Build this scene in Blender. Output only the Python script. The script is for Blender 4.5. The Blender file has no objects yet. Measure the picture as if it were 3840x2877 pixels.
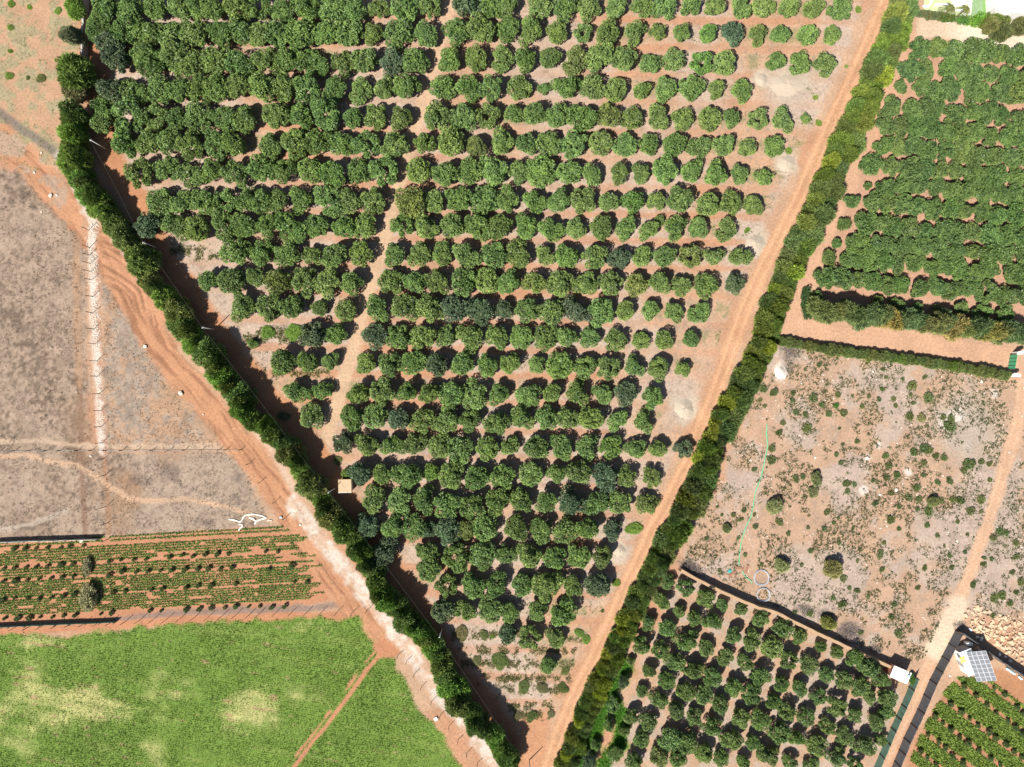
import bpy, bmesh, math, random
import numpy as np
from mathutils import Vector, Matrix

# ---------------------------------------------------------------- camera, sky, sun, exposure
scn = bpy.context.scene
H = 133.05            # flight height of the drone (m)
F = 2661.0            # focal length in photo pixels
cam_d = bpy.data.cameras.new('camera'); cam = bpy.data.objects.new('camera', cam_d)
scn.collection.objects.link(cam); scn.camera = cam
cam.location = (0, 0, H); cam.rotation_euler = (0, 0, 0)
cam_d.sensor_width = 36; cam_d.lens = 36 * F / 3840.0; cam_d.clip_end = 6000
SUN_EL = math.radians(53); SH = Vector((0.71, 0.70))          # shadows fall to the upper right
w = bpy.data.worlds.new('World'); scn.world = w; w.use_nodes = True
nt = w.node_tree; bg = nt.nodes['Background']
sky = nt.nodes.new('ShaderNodeTexSky'); sky.sky_type = 'NISHITA'; sky.sun_disc = False
sky.sun_elevation = SUN_EL; sky.sun_rotation = math.atan2(-SH.x, -SH.y) % (2 * math.pi)
nt.links.new(sky.outputs[0], bg.inputs[0]); bg.inputs[1].default_value = 0.058
sun_d = bpy.data.lights.new('sun', 'SUN'); sun_d.energy = 5.0; sun_d.angle = math.radians(0.5); sun_d.color = (1.0, 0.95, 0.87)
sun = bpy.data.objects.new('sun', sun_d); scn.collection.objects.link(sun)
ray = Vector((SH.x * math.cos(SUN_EL), SH.y * math.cos(SUN_EL), -math.sin(SUN_EL)))
sun.rotation_euler = ray.to_track_quat('-Z', 'Y').to_euler(); sun.location = (-60, -60, 120)
scn.view_settings.view_transform = 'Standard'; scn.view_settings.look = 'None'
scn.view_settings.exposure = 1.0; scn.view_settings.gamma = 1.0; scn.view_settings.use_curve_mapping = False

# ---------------------------------------------------------------- helpers
COL = scn.collection
rng = np.random.default_rng(11); rnd = random.Random(5)
TY = (0.0, 720.0, 1440.0, 2157.0)
def TP(c, r, tx, ty): return 960.0 * c + tx / 2.301, TY[r] + ty / 2.301      # enlarged tile -> photo pixel
def W(px, py, z=0.0):                                                        # photo pixel -> metres at height z
    k = (H - z) / F
    return (px - 1920.0) * k, (1438.5 - py) * k
def TW(c, r, tx, ty, z=0.0): return W(*TP(c, r, tx, ty), z)
def parse(s):
    out = []
    for tok in s.split():
        fl = ''.join(ch for ch in tok if ch.isalpha()); n = ''.join(ch for ch in tok if not ch.isalpha()).split(',')
        out.append((float(n[0]), float(n[1]), float(n[2]) if len(n) > 2 and n[2] else 100.0, fl))
    return out
ONES = 'zeroth first second third fourth fifth sixth seventh eighth ninth tenth eleventh twelfth thirteenth fourteenth fifteenth sixteenth seventeenth eighteenth nineteenth'.split()
TENS = {20: ('twentieth', 'twenty'), 30: ('thirtieth', 'thirty'), 40: ('fortieth', 'forty'), 50: ('fiftieth', 'fifty'), 60: ('sixtieth', 'sixty'), 70: ('seventieth', 'seventy'), 80: ('eightieth', 'eighty'), 90: ('ninetieth', 'ninety')}
def od(n):
    if n < 20: return ONES[n]
    t = n // 10 * 10
    return TENS[t][0] if n == t else TENS[t][1] + '-' + ONES[n - t]
def lin(r, g, b):
    f = lambda c: (c / 255 / 12.92) if c <= 10 else ((c / 255 + 0.055) / 1.055) ** 2.4
    return (f(r), f(g), f(b))

# ---------------------------------------------------------------- materials
def newmat(name):
    m = bpy.data.materials.new(name); m.use_nodes = True
    return m, m.node_tree, m.node_tree.nodes['Principled BSDF']
def mat(name, col, rough=0.8, var=0.15, scale=3.0, bump=0.0, metal=0.0, spec=0.3):
    m, t, p = newmat(name)
    p.inputs['Roughness'].default_value = rough; p.inputs['Metallic'].default_value = metal
    p.inputs['Specular IOR Level'].default_value = spec
    tc = t.nodes.new('ShaderNodeTexCoord'); n = t.nodes.new('ShaderNodeTexNoise')
    n.inputs['Scale'].default_value = scale; n.inputs['Detail'].default_value = 6
    t.links.new(tc.outputs['Object'], n.inputs['Vector'])
    mx = t.nodes.new('ShaderNodeMix'); mx.data_type = 'RGBA'
    mx.inputs[6].default_value = (*[c * (1 - var) for c in col], 1); mx.inputs[7].default_value = (*[min(1, c * (1 + var)) for c in col], 1)
    t.links.new(n.outputs[0], mx.inputs[0]); t.links.new(mx.outputs[2], p.inputs['Base Color'])
    if bump:
        b = t.nodes.new('ShaderNodeBump'); b.inputs['Strength'].default_value = bump; b.inputs['Distance'].default_value = 0.05
        t.links.new(n.outputs[0], b.inputs['Height']); t.links.new(b.outputs[0], p.inputs['Normal'])
    return m
def leafmat(name, rough=0.45, spec=0.35, trans=0.22, tip=(1.75, 1.6, 1.25)):
    m, t, p = newmat(name)
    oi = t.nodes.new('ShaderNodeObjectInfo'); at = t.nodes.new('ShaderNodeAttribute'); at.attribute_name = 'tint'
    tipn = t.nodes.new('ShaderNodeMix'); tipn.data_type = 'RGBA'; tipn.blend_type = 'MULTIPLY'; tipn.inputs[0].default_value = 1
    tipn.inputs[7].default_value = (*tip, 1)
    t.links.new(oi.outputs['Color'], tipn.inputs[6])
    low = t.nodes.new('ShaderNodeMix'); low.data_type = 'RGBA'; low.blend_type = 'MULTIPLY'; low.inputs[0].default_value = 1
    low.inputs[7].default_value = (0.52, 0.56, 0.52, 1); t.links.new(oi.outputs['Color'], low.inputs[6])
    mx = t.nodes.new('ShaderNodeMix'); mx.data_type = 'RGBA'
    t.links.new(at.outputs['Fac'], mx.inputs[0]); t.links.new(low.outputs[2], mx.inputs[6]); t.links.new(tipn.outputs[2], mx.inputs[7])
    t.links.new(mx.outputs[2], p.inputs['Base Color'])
    p.inputs['Roughness'].default_value = rough; p.inputs['Specular IOR Level'].default_value = spec
    tr = t.nodes.new('ShaderNodeBsdfTranslucent'); t.links.new(mx.outputs[2], tr.inputs[0])
    ms = t.nodes.new('ShaderNodeMixShader'); ms.inputs[0].default_value = trans
    t.links.new(p.outputs[0], ms.inputs[1]); t.links.new(tr.outputs[0], ms.inputs[2])
    t.links.new(ms.outputs[0], t.nodes['Material Output'].inputs[0])
    return m
M_leaf = leafmat('glossy_leaf'); M_feather = leafmat('feathery_leaf', 0.7, 0.15, 0.3); M_grass = leafmat('grass_blade', 0.8, 0.1, 0.25)
M_dry = leafmat('dry_stalk', 0.9, 0.05, 0.1, tip=(1.35, 1.3, 1.2))
M_bark = mat('bark', (0.13, 0.09, 0.06), 0.9, 0.3, 8, 0.5)
M_conc = mat('concrete', (0.32, 0.30, 0.27), 0.9, 0.15, 2, 0.3)
M_white = mat('white_paint', (0.82, 0.82, 0.80), 0.6, 0.03, 1)
M_tan = mat('tan_roof', (0.36, 0.26, 0.165), 0.85, 0.22, 1.3, 0.2)
M_steel = mat('rusty_steel', (0.10, 0.075, 0.06), 0.7, 0.3, 6)
M_grey = mat('grey_metal', (0.35, 0.35, 0.35), 0.5, 0.1, 3, 0, 0.4)
M_black = mat('black_screen', (0.085, 0.088, 0.098), 0.75, 0.3, 1.5, 0.3)
M_greennet = mat('green_net', (0.09, 0.17, 0.13), 0.8, 0.25, 1.2, 0.3)
M_gate = mat('green_gate', (0.05, 0.28, 0.14), 0.6, 0.08, 2)
M_teal = mat('teal_tarp', (0.03, 0.26, 0.24), 0.7, 0.3, 4, 0.5)
M_hose = mat('green_hose', (0.11, 0.33, 0.18), 0.7, 0.15, 2)
M_cloth = mat('white_cloth', (0.58, 0.54, 0.46), 0.9, 0.08, 4, 0.4)
M_earthwall = mat('earth_wall', (0.30, 0.20, 0.12), 0.95, 0.18, 1.5, 0.6)
M_wood = mat('brown_wood', (0.22, 0.11, 0.07), 0.85, 0.2, 5)
M_pv = mat('solar_cell', (0.125, 0.132, 0.148), 0.75, 0.08, 1.0, 0, 0, 0.08)
M_yellow = mat('yellow_tarp', (0.75, 0.62, 0.12), 0.7, 0.08, 3)
M_blue = mat('blue_plastic', (0.25, 0.45, 0.70), 0.5, 0.1, 3)
M_pale = mat('pale_wall', (0.62, 0.60, 0.56), 0.8, 0.08, 2)
M_terra = mat('terracotta', (0.30, 0.13, 0.08), 0.9, 0.15, 3)
M_stonew = mat('white_stone', (0.52, 0.46, 0.40), 0.95, 0.2, 4, 0.4)
M_rock = mat('cream_rock', (0.46, 0.33, 0.22), 0.95, 0.25, 2.5, 0.5)
M_sand = mat('pale_sand', (0.31, 0.26, 0.20), 0.95, 0.16, 5, 0.6)
M_twig = mat('dead_twig', (0.17, 0.14, 0.13), 0.95, 0.3, 5)
M_pipe = mat('grey_pipe', (0.36, 0.37, 0.40), 0.5, 0.1, 5)
M_cable = mat('cable', (0.07, 0.065, 0.06), 0.7, 0.1, 5)
M_lawn = mat('turf_lawn', (0.13, 0.25, 0.07), 0.9, 0.25, 2.5, 0.4)
M_court = mat('pale_turf', (0.33, 0.37, 0.20), 0.9, 0.12, 1.5, 0.2)
M_pave = mat('pale_paving', (0.52, 0.47, 0.38), 0.85, 0.08, 3)
M_path = mat('grey_paving', (0.52, 0.47, 0.42), 0.85, 0.1, 4)
M_flower = mat('red_flower', (0.5, 0.09, 0.05), 0.8, 0.3, 6)

# ground: colour per vertex (soil kind), fine grain from noise nodes
def groundmat():
    m, t, p = newmat('soil')
    at = t.nodes.new('ShaderNodeAttribute'); at.attribute_name = 'soil'
    tc = t.nodes.new('ShaderNodeTexCoord')
    n1 = t.nodes.new('ShaderNodeTexNoise'); n1.inputs['Scale'].default_value = 2.2; n1.inputs['Detail'].default_value = 10; n1.inputs['Roughness'].default_value = 0.72
    n2 = t.nodes.new('ShaderNodeTexNoise'); n2.inputs['Scale'].default_value = 0.25; n2.inputs['Detail'].default_value = 5
    t.links.new(tc.outputs['Object'], n1.inputs['Vector']); t.links.new(tc.outputs['Object'], n2.inputs['Vector'])
    r1 = t.nodes.new('ShaderNodeMapRange'); r1.inputs[1].default_value = 0.3; r1.inputs[2].default_value = 0.7; r1.inputs[3].default_value = 0.72; r1.inputs[4].default_value = 1.25
    r2 = t.nodes.new('ShaderNodeMapRange'); r2.inputs[1].default_value = 0.3; r2.inputs[2].default_value = 0.7; r2.inputs[3].default_value = 0.9; r2.inputs[4].default_value = 1.1
    t.links.new(n1.outputs[0], r1.inputs[0]); t.links.new(n2.outputs[0], r2.inputs[0])
    mu = t.nodes.new('ShaderNodeMath'); mu.operation = 'MULTIPLY'; t.links.new(r1.outputs[0], mu.inputs[0]); t.links.new(r2.outputs[0], mu.inputs[1])
    vm = t.nodes.new('ShaderNodeVectorMath'); vm.operation = 'SCALE'; t.links.new(at.outputs['Color'], vm.inputs[0]); t.links.new(mu.outputs[0], vm.inputs['Scale'])
    t.links.new(vm.outputs[0], p.inputs['Base Color']); p.inputs['Roughness'].default_value = 0.95; p.inputs['Specular IOR Level'].default_value = 0.1
    b = t.nodes.new('ShaderNodeBump'); b.inputs['Strength'].default_value = 0.5; b.inputs['Distance'].default_value = 0.12
    t.links.new(n1.outputs[0], b.inputs['Height']); t.links.new(b.outputs[0], p.inputs['Normal'])
    return m
M_soil = groundmat()

# ---------------------------------------------------------------- mesh helpers
def link(o, parent=None):
    COL.objects.link(o)
    if parent is not None: o.parent = parent
    return o
def tag(o, label=None, cat=None, group=None, kind=None):
    if label: o['label'] = label
    if cat: o['category'] = cat
    if group: o['group'] = group
    if kind: o['kind'] = kind
    return o
def empty(name, loc=(0, 0, 0), rz=0.0, label=None, cat=None, group=None):
    o = bpy.data.objects.new(name, None); o.location = loc; o.rotation_euler = (0, 0, rz); o.empty_display_size = 0.3
    return tag(link(o), label, cat, group)
def quads(name, v, tint=None, mat_=None, nper=4):
    """numpy (N,4,3) -> mesh of N separate quads"""
    n = len(v); me = bpy.data.meshes.new(name)
    me.vertices.add(n * 4); me.vertices.foreach_set('co', v.reshape(-1).astype(np.float32))
    me.loops.add(n * 4); me.loops.foreach_set('vertex_index', np.arange(n * 4, dtype=np.int32))
    me.polygons.add(n); me.polygons.foreach_set('loop_start', np.arange(0, n * 4, 4, dtype=np.int32))
    if tint is not None:
        a = me.attributes.new('tint', 'FLOAT', 'POINT'); a.data.foreach_set('value', np.repeat(tint, 4).astype(np.float32))
    me.update(); me.validate()
    if mat_: me.materials.append(mat_)
    return me
def norm(a): return a / (np.linalg.norm(a, axis=-1, keepdims=True) + 1e-9)
def leafquads(base, d, L, wd, droop=0.0, r=rng, U=None, uj=0.45):
    """rhombic leaves; base,d (N,3); L,wd (N,); U: where the blade faces"""
    d = norm(d); s = norm(np.cross(d, r.normal(size=d.shape) if U is None else norm(U) + r.normal(size=d.shape) * uj))
    L = L[:, None]; wd = wd[:, None]
    mid = base + d * L * 0.5; tip = base + d * L
    tip = tip.copy(); tip[:, 2] -= droop * L[:, 0]
    return np.stack([base, mid + s * wd, tip, mid - s * wd], axis=1)
def obj(name, me, parent=None, loc=(0, 0, 0), rot=(0, 0, 0), sc=(1, 1, 1)):
    o = bpy.data.objects.new(name, me); o.location = loc; o.rotation_euler = rot; o.scale = sc
    return link(o, parent)
def bmesh_obj(name, bm, m, parent=None, loc=(0, 0, 0), rz=0.0, smooth=False):
    me = bpy.data.meshes.new(name); bm.to_mesh(me); bm.free(); me.materials.append(m)
    if smooth:
        for p in me.polygons: p.use_smooth = True
    return obj(name, me, parent, loc, (0, 0, rz))
def addbox(bm, c, s, rz=0.0, rx=0.0):
    mt = Matrix.Translation(c) @ Matrix.Rotation(rz, 4, 'Z') @ Matrix.Rotation(rx, 4, 'X') @ Matrix.Diagonal((s[0], s[1], s[2], 1))
    return bmesh.ops.create_cube(bm, size=1, matrix=mt)
def box(name, c, s, m, parent=None, rz=0.0, bevel=0.0):
    bm = bmesh.new(); addbox(bm, (0, 0, 0), s)
    if bevel: bmesh.ops.bevel(bm, geom=bm.edges[:], offset=bevel, segments=2, affect='EDGES')
    return bmesh_obj(name, bm, m, parent, c, rz)
def tube(pts, rad, sides=5, closed=False):
    """list of 3-d points -> (verts, faces)"""
    P = [Vector(p) for p in pts]; n = len(P); V = []; Fc = []
    R = rad if hasattr(rad, '__len__') else [rad] * n
    for i, p in enumerate(P):
        t = (P[min(i + 1, n - 1)] - P[max(i - 1, 0)]); t.normalize()
        a = t.orthogonal().normalized() if abs(t.z) > 0.9 else Vector((-t.y, t.x, 0)).normalized(); b = t.cross(a)
        for k in range(sides):
            q = 2 * math.pi * k / sides; V.append(p + (a * math.cos(q) + b * math.sin(q)) * R[i])
    for i in range(n - 1):
        for k in range(sides):
            k2 = (k + 1) % sides; Fc.append((i * sides + k, i * sides + k2, (i + 1) * sides + k2, (i + 1) * sides + k))
    Fc.append(tuple(range(sides - 1, -1, -1))); Fc.append(tuple((n - 1) * sides + k for k in range(sides)))
    return [tuple(v) for v in V], Fc
def pydata(name, V, Fc, m, smooth=False):
    me = bpy.data.meshes.new(name); me.from_pydata(V, [], Fc); me.update(); me.materials.append(m)
    if smooth: me.polygons.foreach_set('use_smooth', [True] * len(me.polygons))
    return me
def joinpy(parts):
    V = []; Fc = []
    for v, f in parts:
        o = len(V); V += v; Fc += [tuple(i + o for i in q) for q in f]
    return V, Fc

# ---------------------------------------------------------------- noise and masks (numpy)
def vnoise(x, y, scale, seed):
    r = np.random.default_rng(seed); g = r.random((256, 256))
    u = x / scale + 1000; v = y / scale + 1000
    i = np.floor(u).astype(int); j = np.floor(v).astype(int); fu = u - i; fv = v - j
    fu = fu * fu * (3 - 2 * fu); fv = fv * fv * (3 - 2 * fv); i &= 255; j &= 255; i2 = (i + 1) & 255; j2 = (j + 1) & 255
    return (g[i, j] * (1 - fu) + g[i2, j] * fu) * (1 - fv) + (g[i, j2] * (1 - fu) + g[i2, j2] * fu) * fv
def fbm(x, y, scale, seed, octv=4):
    s = 0; a = 0.5; tot = 0
    for k in range(octv):
        s = s + a * vnoise(x, y, scale / 2 ** k, seed + k); tot += a; a *= 0.55
    return s / tot
def pdist(px, py, pts):
    d = np.full(px.shape, 1e9)
    for (ax, ay), (bx, by) in zip(pts[:-1], pts[1:]):
        vx, vy = bx - ax, by - ay; t = np.clip(((px - ax) * vx + (py - ay) * vy) / (vx * vx + vy * vy + 1e-9), 0, 1)
        d = np.minimum(d, np.hypot(px - ax - t * vx, py - ay - t * vy))
    return d
def inpoly(px, py, pts):
    c = np.zeros(px.shape, bool); n = len(pts)
    for i in range(n):
        x1, y1 = pts[i]; x2, y2 = pts[(i + 1) % n]
        if y1 == y2: continue
        c ^= ((y1 > py) != (y2 > py)) & (px < (x2 - x1) * (py - y1) / (y2 - y1) + x1)
    return c
def pcoord(px, py, pts):
    """signed distance across and run along a line"""
    d = np.full(px.shape, 1e9); sg = np.zeros(px.shape); al = np.zeros(px.shape); run = 0.0
    for (ax, ay), (bx, by) in zip(pts[:-1], pts[1:]):
        vx, vy = bx - ax, by - ay; L = math.hypot(vx, vy); t = np.clip(((px - ax) * vx + (py - ay) * vy) / (L * L), 0, 1)
        q = np.hypot(px - ax - t * vx, py - ay - t * vy); k = q < d
        d = np.where(k, q, d); sg = np.where(k, ((px - ax) * vy - (py - ay) * vx) / L, sg); al = np.where(k, run + t * L, al); run += L
    return sg, al
def sm(x, a, b): t = np.clip((x - a) / (b - a), 0, 1); return t * t * (3 - 2 * t)
def softpoly(px, py, pts, soft, nz=0.0):
    d = pdist(px, py, pts + pts[:1]); s = np.where(inpoly(px, py, pts), d, -d)
    return sm(s + nz, -soft, soft)

# ---------------------------------------------------------------- layout lines (photo pixels at ground level)
ROAD = [(3345, -60), (3325, 0), (3204, 282), (3110, 478), (3006, 720), (2919, 894), (2854, 1024), (2789, 1172), (2733, 1328), (2680, 1483), (2633, 1592), (2589, 1718), (2520, 1853), (2446, 1988), (2389, 2118), (2354, 2183), (2302, 2309), (2246, 2426), (2189, 2539), (2137, 2648), (2094, 2757), (2059, 2874), (2040, 2960)]
TRACK = [(1705, -60), (1690, 0), (1664, 96), (1638, 187), (1607, 304), (1586, 400), (1542, 530), (1507, 643), (1481, 763), (1447, 894), (1412, 1002), (1377, 1111), (1347, 1220), (1321, 1328), (1290, 1415), (1277, 1483), (1255, 1553), (1229, 1627), (1212, 1683), (1200, 1740)]
HPATH = [(350, -60), (352, 60), (360, 180), (370, 340), (400, 560), (440, 640), (500, 730), (560, 840), (600, 980), (700, 1080), (760, 1180), (830, 1270), (900, 1370), (960, 1440), (1060, 1560), (1150, 1650), (1230, 1760), (1300, 1900), (1380, 2020), (1460, 2120), (1540, 2230), (1600, 2330), (1660, 2450), (1750, 2560), (1830, 2650), (1900, 2760), (1990, 2900)]
FARM = [(-60, 480), (0, 520), (120, 620), (220, 730), (310, 840), (400, 960), (470, 1090), (560, 1240), (650, 1380), (740, 1470), (840, 1590), (930, 1710), (1010, 1810), (1080, 1910), (1150, 2020), (1230, 2140), (1310, 2250), (1370, 2340), (1430, 2430)]
GRAVEL = [(1100, 1880), (1130, 1930), (1210, 2040), (1330, 2180), (1420, 2290), (1500, 2400), (1580, 2510), (1650, 2600), (1730, 2690), (1800, 2780), (1870, 2877), (1920, 2950)]
LANE = [(2950, 1215), (3100, 1240), (3300, 1275), (3500, 1310), (3700, 1348), (3900, 1380)]
SIDE = [(3420, 150), (3370, 280), (3310, 400), (3230, 560), (3180, 700), (3110, 850), (3060, 980), (3015, 1080), (2975, 1200)]
SCRUBP = [(3900, 1380), (3835, 1440), (3825, 1560), (3790, 1680), (3740, 1850), (3690, 2000), (3640, 2150), (3580, 2280), (3530, 2390), (3490, 2480), (3450, 2560), (3400, 2680), (3340, 2800), (3300, 2900)]
RUBBLE = [(352, 828), (345, 900), (350, 1000), (355, 1100), (360, 1250), (368, 1400), (375, 1500), (380, 1600), (387, 1690)]
FTRACK = [TP(1, 3, *p) for p in ((1120, 640), (1040, 720), (960, 810), (830, 1000), (700, 1170), (600, 1310), (500, 1420), (400, 1560), (300, 1690))]
FTRACK2 = [TP(1, 3, *p) for p in ((1050, 640), (990, 700), (880, 840), (760, 1010), (620, 1200), (480, 1390), (260, 1660))]
GREEN = [(-80, 2385), (120, 2378), (260, 2395), (380, 2368), (520, 2352), (700, 2338), (860, 2332), (960, 2325), (1150, 2318), (1340, 2318), (1365, 2360), (1395, 2400), (1400, 2440), (1425, 2452), (1480, 2470), (1500, 2530), (1560, 2640), (1640, 2740), (1700, 2820), (1760, 2900), (1760, 2980), (-80, 2980)]
ORCH = [(420, -80), (3240, -80), (3225, 60), (3120, 320), (2950, 680), (2760, 1100), (2620, 1500), (2480, 1820), (2280, 2240), (2120, 2560), (2050, 2620), (1960, 2680), (1800, 2540), (1640, 2330), (1500, 2120), (1330, 1880), (1230, 1700), (1100, 1540), (900, 1320), (720, 1060), (600, 860), (500, 640), (400, 400)]
DRYL = [(-80, 620), (60, 640), (160, 740), (270, 860), (320, 940), (330, 1500), (350, 1690), (860, 1690), (930, 1800), (1010, 1950), (1040, 2000), (700, 2015), (400, 2020), (-80, 2050)]
MIDL = [(380, 1000), (450, 1130), (560, 1300), (650, 1420), (760, 1560), (860, 1690), (390, 1690)]
SCRUB = [(2905, 1262), (3200, 1322), (3500, 1382), (3760, 1425), (3840, 1432), (3920, 1440), (3920, 2350), (3600, 2300), (3480, 2480), (3400, 2520), (3280, 2450), (3000, 2320), (2800, 2230), (2560, 2110), (2620, 1900), (2720, 1650), (2810, 1480), (2870, 1340)]
REDW = [(2700, 1560), (2790, 1520), (2780, 1620), (2730, 1700), (2720, 1800), (2680, 1860), (2630, 1900), (2650, 1760)]
CROPL = [(-80, 2035), (400, 2015), (1000, 1975), (1090, 1990), (1180, 2110), (1220, 2200), (1240, 2250), (1100, 2280), (600, 2310), (-80, 2345)]
YARD = [(3440, 60), (3600, 85), (3680, 90), (3760, 120), (3920, 150), (3920, 215), (3800, 200), (3700, 175), (3560, 150), (3440, 145)]
CROPR = [TP(3, 3, *p) for p in ((1640, 880), (1780, 890), (2000, 800), (2260, 920), (2400, 1000), (2400, 1760), (1150, 1760), (1290, 1430), (1420, 1170), (1560, 960))]
ROWY = [20, 120, 228, 325, 438, 543, 647, 752, 851, 951, 1050, 1155, 1264, 1363, 1458, 1568, 1670, 1771, 1875, 1979, 2083, 2179, 2278, 2382, 2491]

# ---------------------------------------------------------------- ground sheet
STEP = 0.27
NX = int(204 / STEP); NY = int(156 / STEP)
gx = -102 + np.arange(NX + 1) * STEP; gy = -78 + np.arange(NY + 1) * STEP
GX, GY = np.meshgrid(gx, gy); GX = GX.ravel(); GY = GY.ravel()
PX = 1920 + GX * 20; PY = 1438.5 - GY * 20
n1 = fbm(GX, GY, 2.0, 1); n2 = fbm(GX, GY, 9.0, 7); n3 = fbm(GX, GY, 0.9, 13, 3); n4 = fbm(GX, GY, 28.0, 21)
nz = (n1 - 0.5) * 46
C_RED = np.array((0.46, 0.225, 0.125)); C_PALE = np.array((0.50, 0.335, 0.225)); C_ROAD = np.array((0.56, 0.335, 0.20))
C_STRAW = np.array((0.50, 0.40, 0.32)); C_GREY = np.array((0.29, 0.25, 0.215)); C_DARK = np.array((0.17, 0.15, 0.135))
C_WHITE = np.array((0.70, 0.62, 0.54)); C_GREEN = np.array((0.165, 0.27, 0.055)); C_GPALE = np.array((0.46, 0.46, 0.19)); C_CREAM = np.array((0.66, 0.54, 0.40))
def mix(a, b, m): return a * (1 - m[:, None]) + b * m[:, None]
col = np.tile(C_PALE, (len(GX), 1)); col = mix(col, C_RED, sm(n2, 0.42, 0.66) * 0.6)
zone = np.zeros(len(GX), np.int8)
# upper-left weedy ground
m = softpoly(PX, PY, [(-80, -80), (300, -80), (300, 380), (240, 600), (150, 640), (-80, 430)], 30, nz)
col = mix(col, mix(np.tile((0.47, 0.30, 0.19), (len(GX), 1)), np.array((0.36, 0.31, 0.19)), sm(n1, 0.45, 0.62)), m)
# orchard floor: straw with red wheel strips between the rows
mO = softpoly(PX, PY, ORCH, 14, nz * 0.5)
oc = mix(np.tile(C_STRAW, (len(GX), 1)), C_PALE, sm(n2, 0.4, 0.65))
oc = mix(oc, C_STRAW * 0.72, sm(n3, 0.55, 0.75) * 0.7)
v = PY - 0.012 * (PX - 1650); dm = np.full(len(GX), 1e9)
for a, b in zip([-80] + ROWY + [2587], ROWY + [2587, 2682]): dm = np.minimum(dm, np.abs(v - (a + b) / 2 + 4))
oc = mix(oc, C_RED * 1.06, (1 - sm(dm + (n1 - 0.5) * 26, 8, 20)) * (0.3 + 0.7 * sm(n4, 0.35, 0.6)) * 0.62)
oc = mix(oc, np.array((0.22, 0.24, 0.10)), sm(n2 + (n3 - 0.5) * 0.4, 0.60, 0.74) * sm(dm, 18, 34) * 0.55)
col = mix(col, oc, mO)
# lower-right orchard floor
m = softpoly(PX, PY, [(2560, 2110), (2800, 2235), (3000, 2330), (3300, 2480), (3400, 2560), (3280, 2900), (2250, 2950), (2440, 2400)], 12, nz * 0.4)
col = mix(col, mix(np.tile(C_PALE * 0.95, (len(GX), 1)), C_STRAW * 0.9, sm(n1, 0.4, 0.62)), m)
m = (1 - sm(pdist(PX, PY, [(2330, 2500), (2270, 2600), (2240, 2690), (2200, 2800), (2160, 2900)]) + nz, 22, 60)); m2 = (1 - sm(pdist(PX, PY, [(2280, 2590), (2340, 2700), (2320, 2790), (2260, 2860)]) + nz * 1.3, 15, 45))
col = mix(col, np.array((0.12, 0.26, 0.04)), np.maximum(m, m2))
# right block floor (smooth tan)
m = softpoly(PX, PY, [(3440, 150), (3920, 200), (3920, 1290), (3400, 1180), (3050, 1120), (3200, 720), (3360, 380)], 12)
col = mix(col, np.array((0.50, 0.31, 0.21)), m)
# left dry fields
mD = softpoly(PX, PY, DRYL, 22, nz)
dc = mix(np.tile(np.array((0.46, 0.38, 0.31)), (len(GX), 1)), np.array((0.32, 0.262, 0.212)), sm(n1 * 0.6 + n3 * 0.4, 0.46, 0.66) * 0.6)
tuf = sm(vnoise(GX, GY, 0.42, 410) * 0.55 + vnoise(GX, GY, 0.9, 411) * 0.45 + (n2 - 0.5) * 0.7, 0.40, 0.85)
dc = mix(dc, np.array((0.17, 0.138, 0.112)), tuf * 0.8)
dc = mix(dc, np.array((0.42, 0.28, 0.18)), sm(n2, 0.52, 0.7) * sm(PX, 120, 520) * 0.8)
dc = mix(dc, np.array((0.48, 0.42, 0.35)), sm(n4, 0.5, 0.62) * 0.4)
col = mix(col, dc * np.array((0.84, 0.78, 0.73)), mD)
mM = softpoly(PX, PY, MIDL, 20, nz)
mc_ = mix(np.tile(np.array((0.44, 0.29, 0.19)), (len(GX), 1)), np.array((0.38, 0.31, 0.25)), sm(n2 * 0.6 + n3 * 0.4, 0.42, 0.62)); mc_ = mix(mc_, np.array((0.20, 0.155, 0.125)), tuf * 0.5); col = mix(col, mc_, mM)
for line, wd, cc, am in (([(300, 1440), (303, 1600), (308, 1800), (320, 2010)], 9, np.array((0.25, 0.16, 0.11)), 0.8), ([(285, 900), (290, 1200), (298, 1440)], 14, np.array((0.42, 0.26, 0.16)), 0.6),
                         ([(0, 1657), (150, 1652), (260, 1668), (360, 1676), (900, 1672)], 9, np.array((0.53, 0.40, 0.29)), 0.8), ([(0, 1712), (90, 1707), (180, 1730), (290, 1745), (380, 1800), (480, 1868), (560, 1880), (700, 1872), (840, 1900), (940, 1930)], 9, np.array((0.55, 0.38, 0.26)), 0.85),
                         ([(0, 1985), (120, 1965), (250, 1915)], 10, np.array((0.52, 0.45, 0.37)), 0.6), ([(388, 1700), (400, 1800), (408, 1900), (405, 2000)], 7, np.array((0.44, 0.22, 0.12)), 0.4),
                         ([(0, 425), (60, 470), (150, 530), (215, 575)], 16, np.array((0.20, 0.175, 0.155)), 0.85), ([(870, 1500), (930, 1640), (990, 1760), (1090, 1910)], 8, np.array((0.20, 0.15, 0.12)), 0.6)):
    col = mix(col, cc, (1 - sm(pdist(PX, PY, line) + nz * 0.35, wd * 0.6, wd * 1.5)) * am)
for cx, cy, rr in ((900, 1790, 36), (880, 1860, 26), (520, 1800, 30), (640, 1770, 40), (760, 1960, 30)):
    col = mix(col, np.array((0.17, 0.135, 0.12)), (1 - sm(np.hypot(PX - cx, PY - cy) + nz * 1.6 + (n3 - 0.5) * 60, rr * 0.2, rr * 1.3)) * 0.6)
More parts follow.
